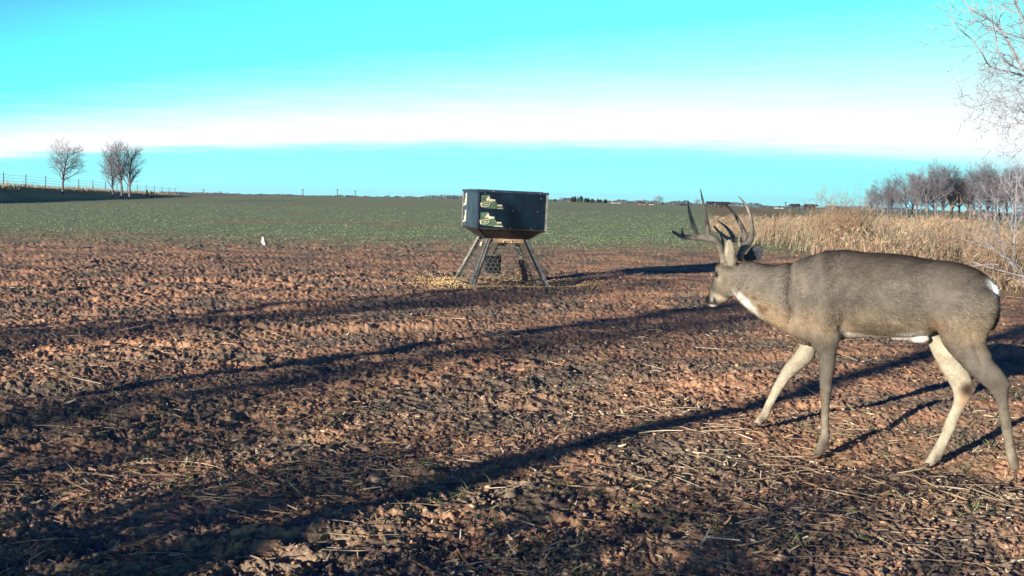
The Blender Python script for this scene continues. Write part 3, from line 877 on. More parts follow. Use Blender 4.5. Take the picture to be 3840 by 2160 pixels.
def chain(pts, r0, r1, pw=1.0, n=5):     # pts: (zx, zy, lat) -> smooth 3-D path with a taper
    P = [DP(*Z2(a, b), l) for a, b, l in pts]
    out = []
    m = len(P)
    for i in range(m - 1):
        p0, p1, p2, p3 = P[max(i - 1, 0)], P[i], P[i + 1], P[min(i + 2, m - 1)]
        for j in range(n):
            f = j / n
            out.append(0.5 * ((2 * p1) + (-p0 + p2) * f + (2 * p0 - 5 * p1 + 4 * p2 - p3) * f * f + (-p0 + 3 * p1 - 3 * p2 + p3) * f ** 3))
    out.append(P[-1])
    k = len(out)
    rad = [r0 + (r1 - r0) * (i / (k - 1)) ** pw for i in range(k)]
    return out, rad


an_ = MB()
for pts, r0, r1, pw in (
        ([(655, 850, .0), (642, 760, -.015), (615, 680, -.04), (560, 610, -.08), (480, 588, -.11), (380, 585, -.12), (270, 582, -.11), (180, 562, -.09), (112, 520, -.06)], .0205, .0055, 2.6),
        ([(495, 575, -.105), (485, 480, -.11), (460, 340, -.11), (428, 180, -.10), (408, 78, -.09)], .0165, .0025, 1.1),
        ([(370, 575, -.12), (345, 490, -.13), (308, 370, -.13), (285, 270, -.125), (278, 192, -.12)], .0165, .0025, 1.1),
        ([(222, 565, -.10), (218, 520, -.10), (216, 482, -.10)], .009, .0025, 1.0),
        ([(640, 690, -.02), (640, 610, .005), (622, 560, .02), (628, 515, .03)], .011, .0025, 1.2)):
    P, rd = chain(pts, r0, r1, pw); an_.tube(P, rd, 10, flat=.85)
an_.ball(DP(*Z2(655, 835), .0), .021)
solid(an_, 'antler', antler_m, .0032, deer, DOFF, 2)
af = MB()
for pts, r0, r1, pw in (
        ([(815, 810, .05), (835, 740, .065), (875, 690, .10), (905, 645, .16), (880, 612, .21), (800, 612, .26), (720, 605, .31), (660, 575, .34), (600, 525, .36), (545, 465, .37)], .0195, .0050, 1.8),
        ([(900, 665, .13), (938, 590, .16), (950, 490, .18), (930, 360, .19), (880, 240, .19), (800, 152, .18)], .0195, .0025, 1.2),
        ([(885, 612, .20), (862, 520, .22), (795, 390, .24), (725, 295, .25), (650, 226, .25)], .0185, .0025, 1.1),
        ([(765, 612, .28), (715, 520, .30), (650, 455, .31), (578, 405, .31)], .0155, .0025, 1.0),
        ([(838, 720, .07), (815, 640, .08), (822, 560, .09), (838, 512, .10)], .010, .0025, 1.2)):
    P, rd = chain(pts, r0, r1, pw); af.tube(P, rd, 10, flat=.85)
af.ball(DP(*Z2(820, 795), .05), .021)
solid(af, 'antler', antler_m, .0032, deer, DOFF, 2)

eye_m = new_mat('dark_eye', color=(0.006, 0.004, 0.004), rough=0.12, spec=0.6)
e = MB(); e.ball(DP(*Z2(588, 972), -.014) , .0125)
for i in range(len(e.v)): e.v[i] = tuple(Vector(e.v[i]) - Vector(DOFF))
eo = e.build('eye', eye_m, deer, True)

hoof_m = new_mat('hoof_horn', color=(0.05, 0.038, 0.032), rough=0.6, noise=(60, .5), color2=(0.10, 0.065, 0.045))
for k, (top, toe, heel, lat) in HOOF.items():
    h = MB()
    for s_ in (-1, 1):                   # two cloven toes
        l2 = lat + s_ * .0125
        T_, B_, C_ = DP(*top, l2), DP(*toe, l2 + s_ * .003), DP(*heel, l2)
        fw = (B_ - C_)
        r0 = [T_ + Vector((fw * .30).to_tuple()), T_ - fw * .30]
        ctr = T_
        rings = []
        for f, sc in ((0, 1.0), (.5, 1.08), (1.0, 1.15)):
            a_ = (T_ + fw * .38).lerp(B_, f); b_ = (T_ - fw * .22).lerp(C_, f)
            c_ = (a_ + b_) / 2; hv = (a_ - b_) / 2
            hv = hv * 1.12
            rings.append([c_ + hv * math.cos(2 * math.pi * j / 10) + DN * (.0125 * sc * math.sin(2 * math.pi * j / 10)) for j in range(10)])
        h.loft(rings)
    for i in range(len(h.v)): h.v[i] = tuple(Vector(h.v[i]) - Vector(DOFF))
    h.build('hoof', hoof_m, deer, True)

# ------------------------------------------------------------------ feeder
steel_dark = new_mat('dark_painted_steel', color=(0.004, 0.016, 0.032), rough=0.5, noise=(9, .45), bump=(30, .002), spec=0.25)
steel_sunlit = new_mat('sunlit_blue_steel', color=(0.030, 0.058, 0.082), rough=0.5, noise=(9, .5), bump=(30, .002), spec=0.5)  # hopper paint lightened so the left face carries the sun's reflection in its colour
steel_rim = new_mat('navy_rim_steel', color=(0.03, 0.045, 0.085), rough=0.5, noise=(12, .4))
steel_rust = new_mat('weathered_funnel_steel', color=(0.035, 0.026, 0.022), rough=0.7, noise=(14, .6), color2=(0.015, 0.015, 0.02))
leg_m = new_mat('worn_leg_steel', color=(0.24, 0.24, 0.22), rough=0.6, noise=(18, .5))
wire_m = new_mat('galvanised_wire', color=(0.15, 0.145, 0.135), rough=0.55, noise=(30, .3))
tan_m = new_mat('tan_plate', color=(0.34, 0.22, 0.14), rough=0.7, noise=(10, .4))
dec_g = new_mat('green_decal', color=(0.10, 0.16, 0.10), rough=0.6, noise=(25, .5))
dec_c = new_mat('cream_decal', color=(0.62, 0.57, 0.42), rough=0.6, noise=(30, .3))
bolt_m = new_mat('bright_bolt', color=(0.6, 0.6, 0.62), rough=0.35, metal=.8)
black_m = new_mat('black_plastic', color=(0.02, 0.022, 0.03), rough=0.5)
fe = empty('game_feeder', label='dark box feeder on four splayed legs, standing in the field', cat='feeder')
fe.matrix_world = FM
W = 0.4825
ZT, ZB, ZF = 1.305, 0.805, 0.655
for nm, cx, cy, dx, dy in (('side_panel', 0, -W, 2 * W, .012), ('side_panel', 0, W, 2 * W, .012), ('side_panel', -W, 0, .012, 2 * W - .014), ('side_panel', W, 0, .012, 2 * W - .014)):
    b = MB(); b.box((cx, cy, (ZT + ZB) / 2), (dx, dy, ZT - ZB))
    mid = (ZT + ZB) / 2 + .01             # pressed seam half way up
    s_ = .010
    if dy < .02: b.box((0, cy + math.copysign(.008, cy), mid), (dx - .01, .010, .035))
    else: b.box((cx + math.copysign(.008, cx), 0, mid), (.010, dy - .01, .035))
    pb = b.build(nm, steel_sunlit if cx < 0 else steel_dark, fe)
    if cx < 0: pb['label'] = 'left side panel, sun reflection painted in as a lighter blue'
for sx_ in (-1, 1):
    for sy_ in (-1, 1):
        b = MB(); b.box((sx_ * (W + .004), sy_ * (W + .004), (ZT + ZB) / 2), (.028, .028, ZT - ZB + .006)); b.build('corner_trim', leg_m if (sx_, sy_) != (-1, -1) else steel_rim, fe)
b = MB()
b.box((0, 0, ZT + .012), (2 * W + .05, 2 * W + .05, .028))
b.box((0, 0, ZT + .028), (2 * W - .08, 2 * W - .08, .010))
b.build('lid', steel_rim, fe)
# funnel
b = MB(); wi = .275
a = [Vector((sx_ * W, sy_ * W, ZB)) for sx_, sy_ in ((-1, -1), (1, -1), (1, 1), (-1, 1))]
c = [Vector((sx_ * wi, sy_ * wi, ZF)) for sx_, sy_ in ((-1, -1), (1, -1), (1, 1), (-1, 1))]
b.add(a + c, [(0, 1, 5, 4), (1, 2, 6, 5), (2, 3, 7, 6), (3, 0, 4, 7), (7, 6, 5, 4), (3, 2, 1, 0)])
for i in range(4): b.bar(a[i].lerp(c[i], .02) , c[i], .016)
for i in range(4): b.bar(a[i] + Vector((0, 0, -.002)), a[(i + 1) % 4] + Vector((0, 0, -.002)), .020, .020)
b.build('funnel', steel_rust, fe)
LF = .575
tops = [Vector((sx_ * .285, sy_ * .285, ZF + .015)) for sx_, sy_ in ((-1, -1), (1, -1), (1, 1), (-1, 1))]
feet = [Vector((sx_ * LF, sy_ * LF, -.02)) for sx_, sy_ in ((-1, -1), (1, -1), (1, 1), (-1, 1))]
for i in range(4):
    b = MB()
    tx = Vector((-math.copysign(1, tops[i].x), 0, 0)); ty_ = Vector((0, -math.copysign(1, tops[i].y), 0))
    # an angle iron: two flanges
    b.bar(tops[i] + tx * .018, feet[i] + tx * .022, .066, .006, up=(0, 1, 0))
    b.bar(tops[i] + ty_ * .018, feet[i] + ty_ * .022, .006, .066, up=(0, 1, 0))
    b.bar(tops[i], feet[i], .012)
    lg = b.build('leg', leg_m, fe)
    e2 = MB(); o2 = -(tx + ty_).normalized() * .004
    e2.bar(tops[i] + tx * .056 + o2, feet[i] + tx * .060 + o2, .016, .018, up=(0, 1, 0)); e2.build('flange_edge', black_m, lg)
# hexagonal mesh guard panels
for i in range(4):
    A, B, C_, D = tops[i], tops[(i + 1) % 4], feet[(i + 1) % 4], feet[i]
    A, B = A + Vector((0, 0, -.05)), B + Vector((0, 0, -.05)); C_, D = C_ + Vector((0, 0, .05)), D + Vector((0, 0, .05))
    ctop, cbot = (A + B) / 2, (C_ + D) / 2
    ux = (B - A).normalized(); uy = (cbot - ctop); hh = uy.length; uy.normalize()
    wt_, wb_ = (B - A).length / 2 - .015, (C_ - D).length / 2 - .015
    hx = .039
    b = MB(); seen = set()
    nn = ux.cross(uy).normalized()
    rw = 0
    yy = 0.0
    while yy < hh + hx:
        xx = -.7 + (.5 * 3 ** .5 * hx if rw % 2 else 0)
        while xx < .7:
            cs = [(xx + hx * math.sin(math.pi / 3 * k), yy + hx * math.cos(math.pi / 3 * k)) for k in range(6)]
            for k in range(6):
                p, q = cs[k], cs[(k + 1) % 6]
                key = tuple(sorted(((round(p[0], 3), round(p[1], 3)), (round(q[0], 3), round(q[1], 3)))))
                if key in seen: continue
                seen.add(key)
                ok = all(0 <= g[1] <= hh and abs(g[0]) < wt_ + (wb_ - wt_) * g[1] / hh for g in (p, q))
                if ok: b.bar(ctop + ux * p[0] + uy * p[1], ctop + ux * q[0] + uy * q[1],   .0058, .003, up=nn)
            xx += 3 ** .5 * hx
        yy += 1.5 * hx; rw += 1
    b.bar(A, B, .012, .012); b.bar(D, C_, .014, .014)
    b.build('mesh_panel', wire_m, fe)
b = MB(); b.box((0, -.288, ZF - .015), (.50, .008, .055)); b.build('top_plate', tan_m, fe)
b = MB(); b.tube([(-.06, -.296, ZF - .045), (-.06, -.305, ZF - .015), (-.04, -.308, ZF - .005), (.04, -.308, ZF - .005), (.06, -.305, ZF - .015), (.06, -.296, ZF - .045)], .006, 6)
b.build('handle', dec_c, fe)
b = MB()
b.box((-.13, -.02, .30), (.20, .16, .24)); b.build('control_box', black_m, fe)
b = MB(); b.box((-.13, -.02, .425), (.22, .18, .012)); b.build('box_lid', leg_m, fe)
b = MB(); b.box((-.13, -.02, .165), (.24, .20, .012)); b.build('box_shelf', leg_m, fe)
b = MB(); b.tube([(0, 0, ZF), (0, 0, ZF - .10)], [.12, .05], 14); b.tube([(-.13, -.02, .43), (-.06, 0, ZF - .08)], .012, 6); b.build('spinner', black_m, fe)
# decals: proud of the steel by 2 mm
def decal(poly, mat, u0, z0, face, off, name):
    b = MB(); V = []
    for o_ in (off, off - .003):
        for x_, z_ in poly:
            if face == 'front': V.append((u0 + x_, -W - .006 - o_, z0 + z_))
            else: V.append((-W - .006 - o_, -(u0 + x_), z0 + z_))
    m = len(poly)
    F = [tuple(range(m))[::-1], tuple(range(m, 2 * m))] + [(k, (k + 1) % m, m + (k + 1) % m, m + k) for k in range(m)]
    b.add(V, F); return b


s3 = 2 * W / 845.0
P3 = lambda L_: [((x_ - 510) * s3, -(y_ - 110 - (x_ - 510) * .05) * s3 * 1.02) for x_, y_ in L_]
for lvl, dzp in ((0, 0), (1, -.236)):
    for part, mt, off, poly in (
            ('decal', dec_g, .003, [(540, 155), (635, 148), (662, 205), (700, 205), (722, 235), (745, 272), (800, 272), (828, 325), (700, 315), (600, 305), (545, 285)]),
            ('decal_mark', dec_c, .006, [(600, 205), (620, 170), (640, 165), (645, 195), (715, 207), (708, 225), (690, 222), (660, 235), (630, 215), (608, 222)]),
            ('decal_mark', dec_c, .006, [(740, 266), (795, 266), (805, 284), (745, 282)]),
            ('decal_mark', dec_c, .006, [(530, 240), (555, 240), (545, 270), (560, 296), (540, 285)]),
            ('decal_mark', dec_c, .006, [(700, 318), (826, 326), (815, 314), (760, 306)])):
        pp = P3(poly); bb = decal(pp, mt, -W + .0, ZT + dzp, 'front', off, part); bb.build(part, mt, fe)
    # oval ring with a small bar inside
    cx, cz = P3([(600, 262)])[0]; ob = MB()
    pts = []
    for k in range(25):
        a_ = 2 * math.pi * k / 24; ex, ez = .058 * math.cos(a_), .030 * math.sin(a_); r_ = R(14)
        pts.append((-W + cx + ex * math.cos(r_) - ez * math.sin(r_), -W - .013, ZT + dzp + cz + ex * math.sin(r_) + ez * math.cos(r_)))
    ob.tube(pts, .0045, 4, cap=False); ob.bar((-W + cx - .026, -W - .013, ZT + dzp + cz - .006), (-W + cx + .026, -W - .013, ZT + dzp + cz + .007), .004, .010)
    ob.build('decal_mark', dec_c, fe)
    for poly in ([(.52, -.03), (.60, -.05), (.58, -.10), (.64, -.14), (.62, -.17), (.72, -.20), (.70, -.22), (.52, -.20)],):
        bb = decal([((u_ - .5) * 1.0, z_) for u_, z_ in poly], dec_c, -0 + .24, ZT + dzp + .01, 'left', .003, 'decal'); 
        # far end of the left face
        for i in range(len(bb.v)):
            vx, vy, vz = bb.v[i]; bb.v[i] = (vx, W - (W + vy) * 1.0 + 0.0, vz) if False else (vx, -vy, vz)
        bb.build('decal', dec_c, fe)
for x_, z_ in ((-.40, ZT - .02), (-.28, ZT + .012), (.38, ZT + .012), (.0, (ZT + ZB) / 2 + .01), (.36, (ZT + ZB) / 2 + .01), (-.02, ZB + .02), (.28, ZB + .02), (.40, ZT - .06)):
    b = MB(); b.ball((x_, -W - (.028 if z_ > ZT else .014), z_), .008, 6, 4); b.build('bolt', bolt_m, fe)
b = MB(); b.tube([(-.345, -.20, ZF - .05), (-.345, -.14, ZF - .05), (-.355, -.14, ZF - .10), (-.355, -.20, ZF - .10), (-.345, -.20, ZF - .05)], .008, 5); b.build('tag', dec_c, fe)

# ------------------------------------------------------------------ bare trees
bark_far = new_mat('grey_bark', color=(0.155, 0.150, 0.172), rough=0.9, noise=(2.0, .4))
bark_pale = new_mat('pale_bark', color=(0.29, 0.30, 0.34), rough=0.85, noise=(5.0, .4), bump=(40, .01))
bark_dark = new_mat('dark_bark', color=(0.10, 0.075, 0.055), rough=0.9, noise=(3.0, .4))


def grow(mbs, rd, p, d, length, r, level, spec):
    """spec[level] = (children, length ratio, spread, wobble, lift)"""
    segs = 6 if level == 0 else (4 if level < 3 else 3)
    pts, q, dd = [p.copy()], p.copy(), d.normalized()
    kids, ratio, spread, wob, lift = spec[level]
    for i in range(segs):
        dd = (dd + Vector((rd.gauss(0, wob), rd.gauss(0, wob), rd.gauss(0, wob) + lift))).normalized()
        q = q + dd * (length / segs); pts.append(q.copy())
    tip = .12 if level > 0 else .35
    rad = [r * (1 - (1 - tip) * (i / segs) ** .9) for i in range(segs + 1)]
    mbs[0 if level == 0 else 1].tube(pts, rad, 7 if level == 0 else (5 if level == 1 else 3), cap=False)
    if level + 1 >= len(spec): return
    for k in range(kids):
        f = (0.25 if level else spec_start[0]) + (1 - (0.25 if level else spec_start[0])) * ((k + rd.random() * .8) / kids)
        f = min(f, 1.0); x_ = f * segs; i = min(int(x_), segs - 1); pt = pts[i].lerp(pts[i + 1], x_ - i)
        ax = (pts[i + 1] - pts[i]).normalized()
        pr = ax.orthogonal().normalized(); pr = Matrix.Rotation(k * 2.4 + rd.uniform(-.6, .6), 3, ax) @ pr
        sp_ = spread * rd.uniform(.75, 1.25)
        nd = (ax * math.cos(sp_) + pr * math.sin(sp_)).normalized()
        grow(mbs, rd, pt, nd, length * ratio * rd.uniform(.75, 1.2) * (1.15 - .45 * f), max(rad[i] * .62, rmin[0]) if level else rad[i] * .5, level + 1, spec)


spec_start = [0.2]
rmin = [0.004]


def bare_tree(name, seed, h, r, spec, mat, start=.2, lean=(0, 0)):
    rd = random.Random(seed); spec_start[0] = start
    root = empty(name)
    m0, m1 = MB(), MB()
    grow((m0, m1), rd, Vector((0, 0, -.15)), Vector((lean[0], lean[1], 1)), h, r, 0, spec)
    m0.build('trunk', mat, root, True); m1.build('branches', mat, root, False)
    return root


def place(proto, x, y, s=1.0, rz=0.0, first=False, z=None, **kw):
    if first: o = proto
    else:
        o = proto.copy(); COL.objects.link(o)
        for ch in proto.children:
            c_ = ch.copy(); COL.objects.link(c_); c_.parent = o
    sv = s if hasattr(s, '__len__') else (s, s, s)
    o.location = (x, y, Hs(x, y, False) if z is None else z); o.scale = sv; o.rotation_euler = (0, 0, rz)
    return tag(o, **kw)


WIDE = [(22, .54, .95, .05, .0), (9, .56, .70, .10, .05), (8, .56, .65, .14, .04), (8, .6, .6, .18, .02)]
TALL = [(22, .46, .62, .04, .0), (9, .56, .58, .10, .06), (8, .58, .6, .14, .04), (8, .6, .6, .18, .02)]
rmin[0] = .012
protos = [bare_tree('bare_tree', s_, 5.2, .17, sp_, bark_far, st_) for s_, sp_, st_ in ((3, WIDE, .3), (11, TALL, .22), (19, WIDE, .22), (31, TALL, .3))]
used = [False] * 4


def put(i, *a, **k):
    f = not used[i]; used[i] = True
    return place(protos[i], *a, first=f, **k)


rmin[0] = .004
# the row beyond the dry grass on the right
ordn = ['first', 'second', 'third', 'fourth', 'fifth', 'sixth', 'seventh', 'eighth', 'ninth', 'tenth', 'eleventh', 'twelfth', 'thirteenth', 'fourteenth', 'fifteenth', 'sixteenth', 'seventeenth', 'eighteenth', 'nineteenth', 'twentieth']
# (photo column, photo row of the crown's top)
row = [(3268, 722), (3312, 700), (3345, 685), (3405, 668), (3440, 662), (3480, 655), (3510, 640), (3540, 636), (3572, 645), (3600, 668), (3640, 655), (3675, 632), (3705, 640), (3735, 660), (3765, 650), (3800, 645), (3832, 640), (3870, 640)]
for i, (sx_, top) in enumerate(row):
    yy = 118 + rng.uniform(-7, 7)
    xx = x_at(sx_, yy); zz = Hs(xx, yy, False)
    hgt = at_depth(sx_, top - 14, yy).z - zz
    s_ = hgt / 6.3
    k_ = (1, 0, 3, 2)[i % 4]
    put(k_, xx, yy, (s_ * 1.0, s_ * 1.0, s_), rz=i * 1.7, label='leafless grey tree, %s from the left in the far row behind the dry grass' % ordn[i], cat='tree', group='bare trees in the row on the right')
for i in range(19):
    sx_ = 3290 + i * 31 + rng.uniform(-9, 9); yy = 132 + rng.uniform(-4, 10); top = np.interp(sx_, [3270, 3400, 3540, 3600, 3680, 3860], [725, 680, 650, 670, 645, 650]) + rng.uniform(0, 22)
    xx = x_at(sx_, yy); zz = Hs(xx, yy, False); s_ = (at_depth(sx_, top, yy).z - zz) / 6.3
    put((3, 1, 2, 0, 1)[i % 5], xx, yy, (s_ * 1.05, s_ * 1.05, s_), rz=i * 2.3 + 1, label='leafless grey tree, %s from the left in the rear line of the far row' % ordn[i], cat='tree', group='bare trees in the row on the right')
# left, on the bank
xx = x_at(236, 128); hgt = at_depth(236, 545, 128).z - Hs(xx, 128, False)
put(0, xx, 128, (hgt / 6.0, hgt / 6.0, hgt / 6.0), rz=.6, label='lone rounded leafless tree on the bank behind the wire fence', cat='tree')
for j, (sx_, top, k_, lb) in enumerate(((425, 560, 1, 'slim leafless tree left of the dense one on the bank'), (458, 535, 3, 'dense tall leafless tree on the bank, with several stems'), (486, 545, 1, 'leafless tree leaning against the dense one, nearest the gate posts'))):
    xx = x_at(sx_, 150 + j * 2); hgt = at_depth(sx_, top, 150).z - Hs(xx, 150, False)
    s_ = hgt / 6.3
    put(k_, xx, 150 + j * 2, (s_ * .95, s_ * .95, s_), rz=2.1 * j + .5, label=lb, cat='tree', group='trees on the bank')
for j, (sx_, top, lb) in enumerate(((2470, 737, 'small pale leafless tree on the horizon between farm buildings'), (2613, 748, 'tiny leafless tree on the horizon behind the antlers'))):
    yy = 300 if j == 0 else 390
    xx = x_at(sx_, yy); hgt = at_depth(sx_, top, yy).z - Hs(xx, yy, False)
    put(2, xx, yy, (hgt / 5.0 * 1.3, hgt / 5.0 * 1.3, hgt / 6.0), rz=j, label=lb, cat='tree')

# big pale tree just outside the frame on the right, its limbs reaching in
def limb_tree():
    root = empty('pale_tree', (7.35, 13.2, 0), label='pale leafless tree at the right edge reaching thin branches into the sky', cat='tree')
    off = Vector((7.35, 13.2, 0)); rd = random.Random(5); spec_start[0] = .2
    m0, m1 = MB(), MB()
    tr = [Vector(p) for p in ((0, 0, -.1), (.05, .03, 1.2), (-.02, .1, 2.4), (.1, .05, 3.6), (.05, 0, 5.0), (.15, .05, 6.8))]
    m0.tube(tr, [.19, .16, .14, .12, .09, .05], 9)
    LIM = [([(3960, 330), (3840, 255), (3770, 135), (3730, 85), (3650, 40), (3580, -30)], 13.2, .040), ([(3950, 120), (3830, 60), (3800, -60)], 13.5, .035), ([(3980, 260), (3900, 110), (3840, 80), (3810, -10)], 12.9, .03),
           ([(3930, 480), (3860, 440), (3815, 390), (3795, 320), (3760, 285)], 13.0, .018), ([(3960, 300), (3860, 290), (3790, 270), (3715, 250), (3680, 195), (3640, 145), (3600, 110), (3578, 75)], 13.4, .022),
           ([(3950, 420), (3850, 415), (3780, 405), (3740, 400)], 12.8, .009), ([(3940, 490), (3850, 470), (3800, 462), (3770, 478), (3735, 470)], 13.3, .009),
           ([(3930, 330), (3850, 345), (3790, 360), (3760, 365), (3700, 378)], 13.6, .009), ([(3955, 390), (3870, 400), (3760, 375), (3650, 402), (3600, 385)], 13.1, .009),
           ([(3950, 560), (3870, 540), (3820, 570), (3800, 590)], 13.2, .008), ([(3800, 250), (3735, 130), (3720, 60), (3715, 0)], 13.2, .015),
           ([(3745, 115), (3740, 160), (3745, 200), (3750, 225)], 13.0, .012), ([(3960, 200), (3850, 160), (3820, 60)], 13.7, .03)]
    sp_ = [(1, .5, .6, .1, 0), (9, .36, .75, .16, .02), (4, .5, .7, .2, .02), (2, .55, .6, .22, 0)]
    for px, yd, r_ in LIM:
        P = [at_depth(a, b, yd + .15 * rd.uniform(-1, 1)) - off for a, b in px]
        # start on the trunk
        z0 = max(.8, P[0].z - .5); P = [Vector((.05, .03, min(z0, 6.2)))] + P
        out = []
        for i in range(len(P) - 1):
            p0, p1, p2, p3 = P[max(i - 1, 0)], P[i], P[i + 1], P[min(i + 2, len(P) - 1)]
            for f in (0, .33, .66):
                out.append(0.5 * ((2 * p1) + (-p0 + p2) * f + (2 * p0 - 5 * p1 + 4 * p2 - p3) * f * f + (-p0 + 3 * p1 - 3 * p2 + p3) * f ** 3))
        out.append(P[-1]); k_ = len(out)
        rad = [max(r_ * .75 * (1 - .8 * i / (k_ - 1)), .003) for i in range(k_)]
        m1.tube(out, rad, 5, cap=False)
        for i in range(2, k_):
            for _ in range(2 if i % 2 else 1):
                ax = (out[i] - out[i - 1]).normalized(); pr = Matrix.Rotation(rd.uniform(0, 6.28), 3, ax) @ ax.orthogonal().normalized()
                nd = (ax * .75 + pr * .75).normalized()
                grow((m0, m1), rd, out[i].copy(), nd, rd.uniform(.18, .55), min(rad[i] * .55, .008), 2, sp_)
    m0.build('trunk', bark_pale, root, True); m1.build('branches', bark_pale, root)


limb_tree()
# pale sapling at the right edge, in front of the row
sp_ = [(22, .40, .80, .03, .0), (6, .5, .6, .09, .04), (4, .5, .6, .14, .02), (1, .5, .5, .15, 0)]
sap = bare_tree('sapling', 8, 1.95, .018, sp_, bark_pale, .12)
yy = 19.0; xx = x_at(3818, yy)
place(sap, xx, yy, 1.0, .3, first=True, label='pale leafless sapling standing in the dry grass at the right edge', cat='sapling')

# trees behind the camera: they are outside the picture and throw its long foreground shadows
shade_a = bare_tree('shade_tree', 77, 5.6, .13, [(9, .34, .8, .02, .0), (5, .5, .7, .1, .03), (4, .5, .6, .14, .02)], bark_far, .62)
for i, (xx, yy, s_) in enumerate(((-9.9, -7.3, 1.25), (-10.6, -3.4, .9), (-15.5, -4.5, .9)  )):
    place(shade_a, xx, yy, (s_ * 1.25, s_ * 1.25, 1.0), rz=i * 1.3, first=(i == 0), label='leafless tree behind the camera with a tall clear trunk', cat='tree', group='trees behind the camera')
for i, (c_, t_, h_, k_) in enumerate(((-5.3, -22, 6.5, 1), (-8.3, -20, 6, 3), (-13.5, -26, 5, 1))):
    sn_, cs_ = math.sin(R(SHADOW_DIR)), math.cos(R(SHADOW_DIR))
    put(k_, c_ * sn_ + t_ * cs_, -c_ * cs_ + t_ * sn_, (h_ / 9.5, h_ / 9.5, h_ / 6.3), rz=i * 2.1, label='leafless tree well behind the camera, crown above a bare stem', cat='tree', group='trees well behind the camera')

# ------------------------------------------------------------------ dry grass along the field edge
n = 62000
v_ = rng.random(n) ** 1.5
y = 13.2 + 62 * v_
x = 6.8 + 0.55 * vn(y * .35, y * 0 + 3, 95) + 0.17 * np.maximum(y - 35, 0) + (rng.random(n) ** 1.3) * (5.5 + .16 * (y - 13))
dens = .12 + .88 * sstep(-.45, .35, vn(x * .55, y * .4, 96) + .5 * vn(x * 2.2, y * 1.6, 97))
keep = rng.random(n) < dens; x, y = x[keep], y[keep]; n = len(x)
hgt = (.66 + .40 * vn(x * .4, y * .25, 98) + .36 * vn(x * 1.9, y * 1.3, 99)) * rng.uniform(.40, 1.25, n) * (1 - .55 * np.exp(-((x - 7.2 - 0.17 * np.maximum(y - 35, 0)) / .5) ** 2)) * (0.95 - .35 * sstep(20, 60, y))
hgt = np.clip(hgt, .12, 1.3)
lean = rng.normal(0, .16, (n, 2))
dirs = np.stack([lean[:, 0] - .04, lean[:, 1], np.ones(n)], -1); dirs /= np.linalg.norm(dirs, axis=1, keepdims=True)
bend = np.stack([rng.normal(.12, .25, n), rng.normal(0, .22, n), -rng.uniform(.0, .25, n)], -1)
pal = np.array([(0.32, 0.235, 0.155), (0.40, 0.31, 0.205), (0.26, 0.17, 0.12), (0.31, 0.245, 0.18), (0.22, 0.205, 0.13)])
tone = np.clip((vn(x * .5, y * .3, 100) + 1) * 2.5 + rng.normal(0, .9, n), 0, 4).astype(int)
o = ribbons('dry_grass', n, np.stack([x, y, H(x, y, False) - .02], -1), dirs, hgt, rng.uniform(.006, .014, n) * (1 + y / 60), bend, pal[tone] * rng.uniform(.45, 1.25, (n, 1)), leafy, segs=4, tipw=.25)
tag(o, 'tall dry tan grass along the right edge of the field', 'dry grass', kind='stuff')
# plumes (seed heads) on a share of the stalks
ip = rng.choice(n, 7000, replace=False)
tipp = np.stack([x, y, H(x, y, False)], -1)[ip] + (dirs * hgt[:, None] + bend * hgt[:, None])[ip]
k = 4; m_ = len(ip) * k
dd = rng.normal(0, .55, (m_, 3)); dd[:, 2] += .7; dd[:, 0] += .3; dd /= np.linalg.norm(dd, axis=1, keepdims=True)
o = ribbons('grass_plumes', m_, np.repeat(tipp, k, 0) - dd * .05, dd, rng.uniform(.06, .15, m_), rng.uniform(.010, .022, m_), rng.normal(0, .25, (m_, 3)), np.repeat(pal[tone][ip] * 1.12, k, 0), leafy, segs=2)
tag(o, 'feathery seed heads on the tall dry grass', 'dry grass', kind='stuff')
# dry grass on the bank by the fence
n = 9000
tpos = rng.random(n); sl = rng.uniform(-.6, 7, n)
x = FA.x + (FB.x - FA.x) * (tpos * 1.6 - .3) + fn_.x * sl; y = FA.y + (FB.y - FA.y) * (tpos * 1.6 - .3) + fn_.y * sl
dirs = rng.normal(0, .2, (n, 3)); dirs[:, 2] = 1; dirs /= np.linalg.norm(dirs, axis=1, keepdims=True)
o = ribbons('bank_grass', n, np.stack([x, y, H(x, y, False) - .02], -1), dirs, rng.uniform(.15, .75, n) * (.6 + .5 * vn(x * .3, y * .3, 103)), rng.uniform(.03, .07, n), rng.normal(0, .25, (n, 3)), pal[rng.integers(0, 5, n)] * rng.uniform(.8, 1.1, (n, 1)), leafy, segs=2)
tag(o, 'dry grass fringe on top of the bank by the wire fence', 'dry grass', kind='stuff')

# weedy shrub rising above the dry grass
def shrub(name, seed, x, y, h, w, stems, mat, **kw):
    rd = random.Random(seed); root = empty(name, (x, y, Hs(x, y, False)), **kw)
    m0, m1 = MB(), MB(); spec_start[0] = .3
    sp_ = [(6, .40, .55, .08, .02), (4, .5, .6, .14, .02), (2, .5, .6, .16, 0), (1, .5, .5, .15, 0)]
    for i in range(stems):
        a = rd.uniform(0, 6.28); q = rd.uniform(0, 1) ** .5 * w
        grow((m0, m1), rd, Vector((math.cos(a) * q * .4, math.sin(a) * q * .4, -.05)), Vector((math.cos(a) * q * .5, math.sin(a) * q * .5, 1)), h * rd.uniform(.6, 1.05), .012, 0, sp_)
    m0.build('stems', mat, root); m1.build('twigs', mat, root)
    return root


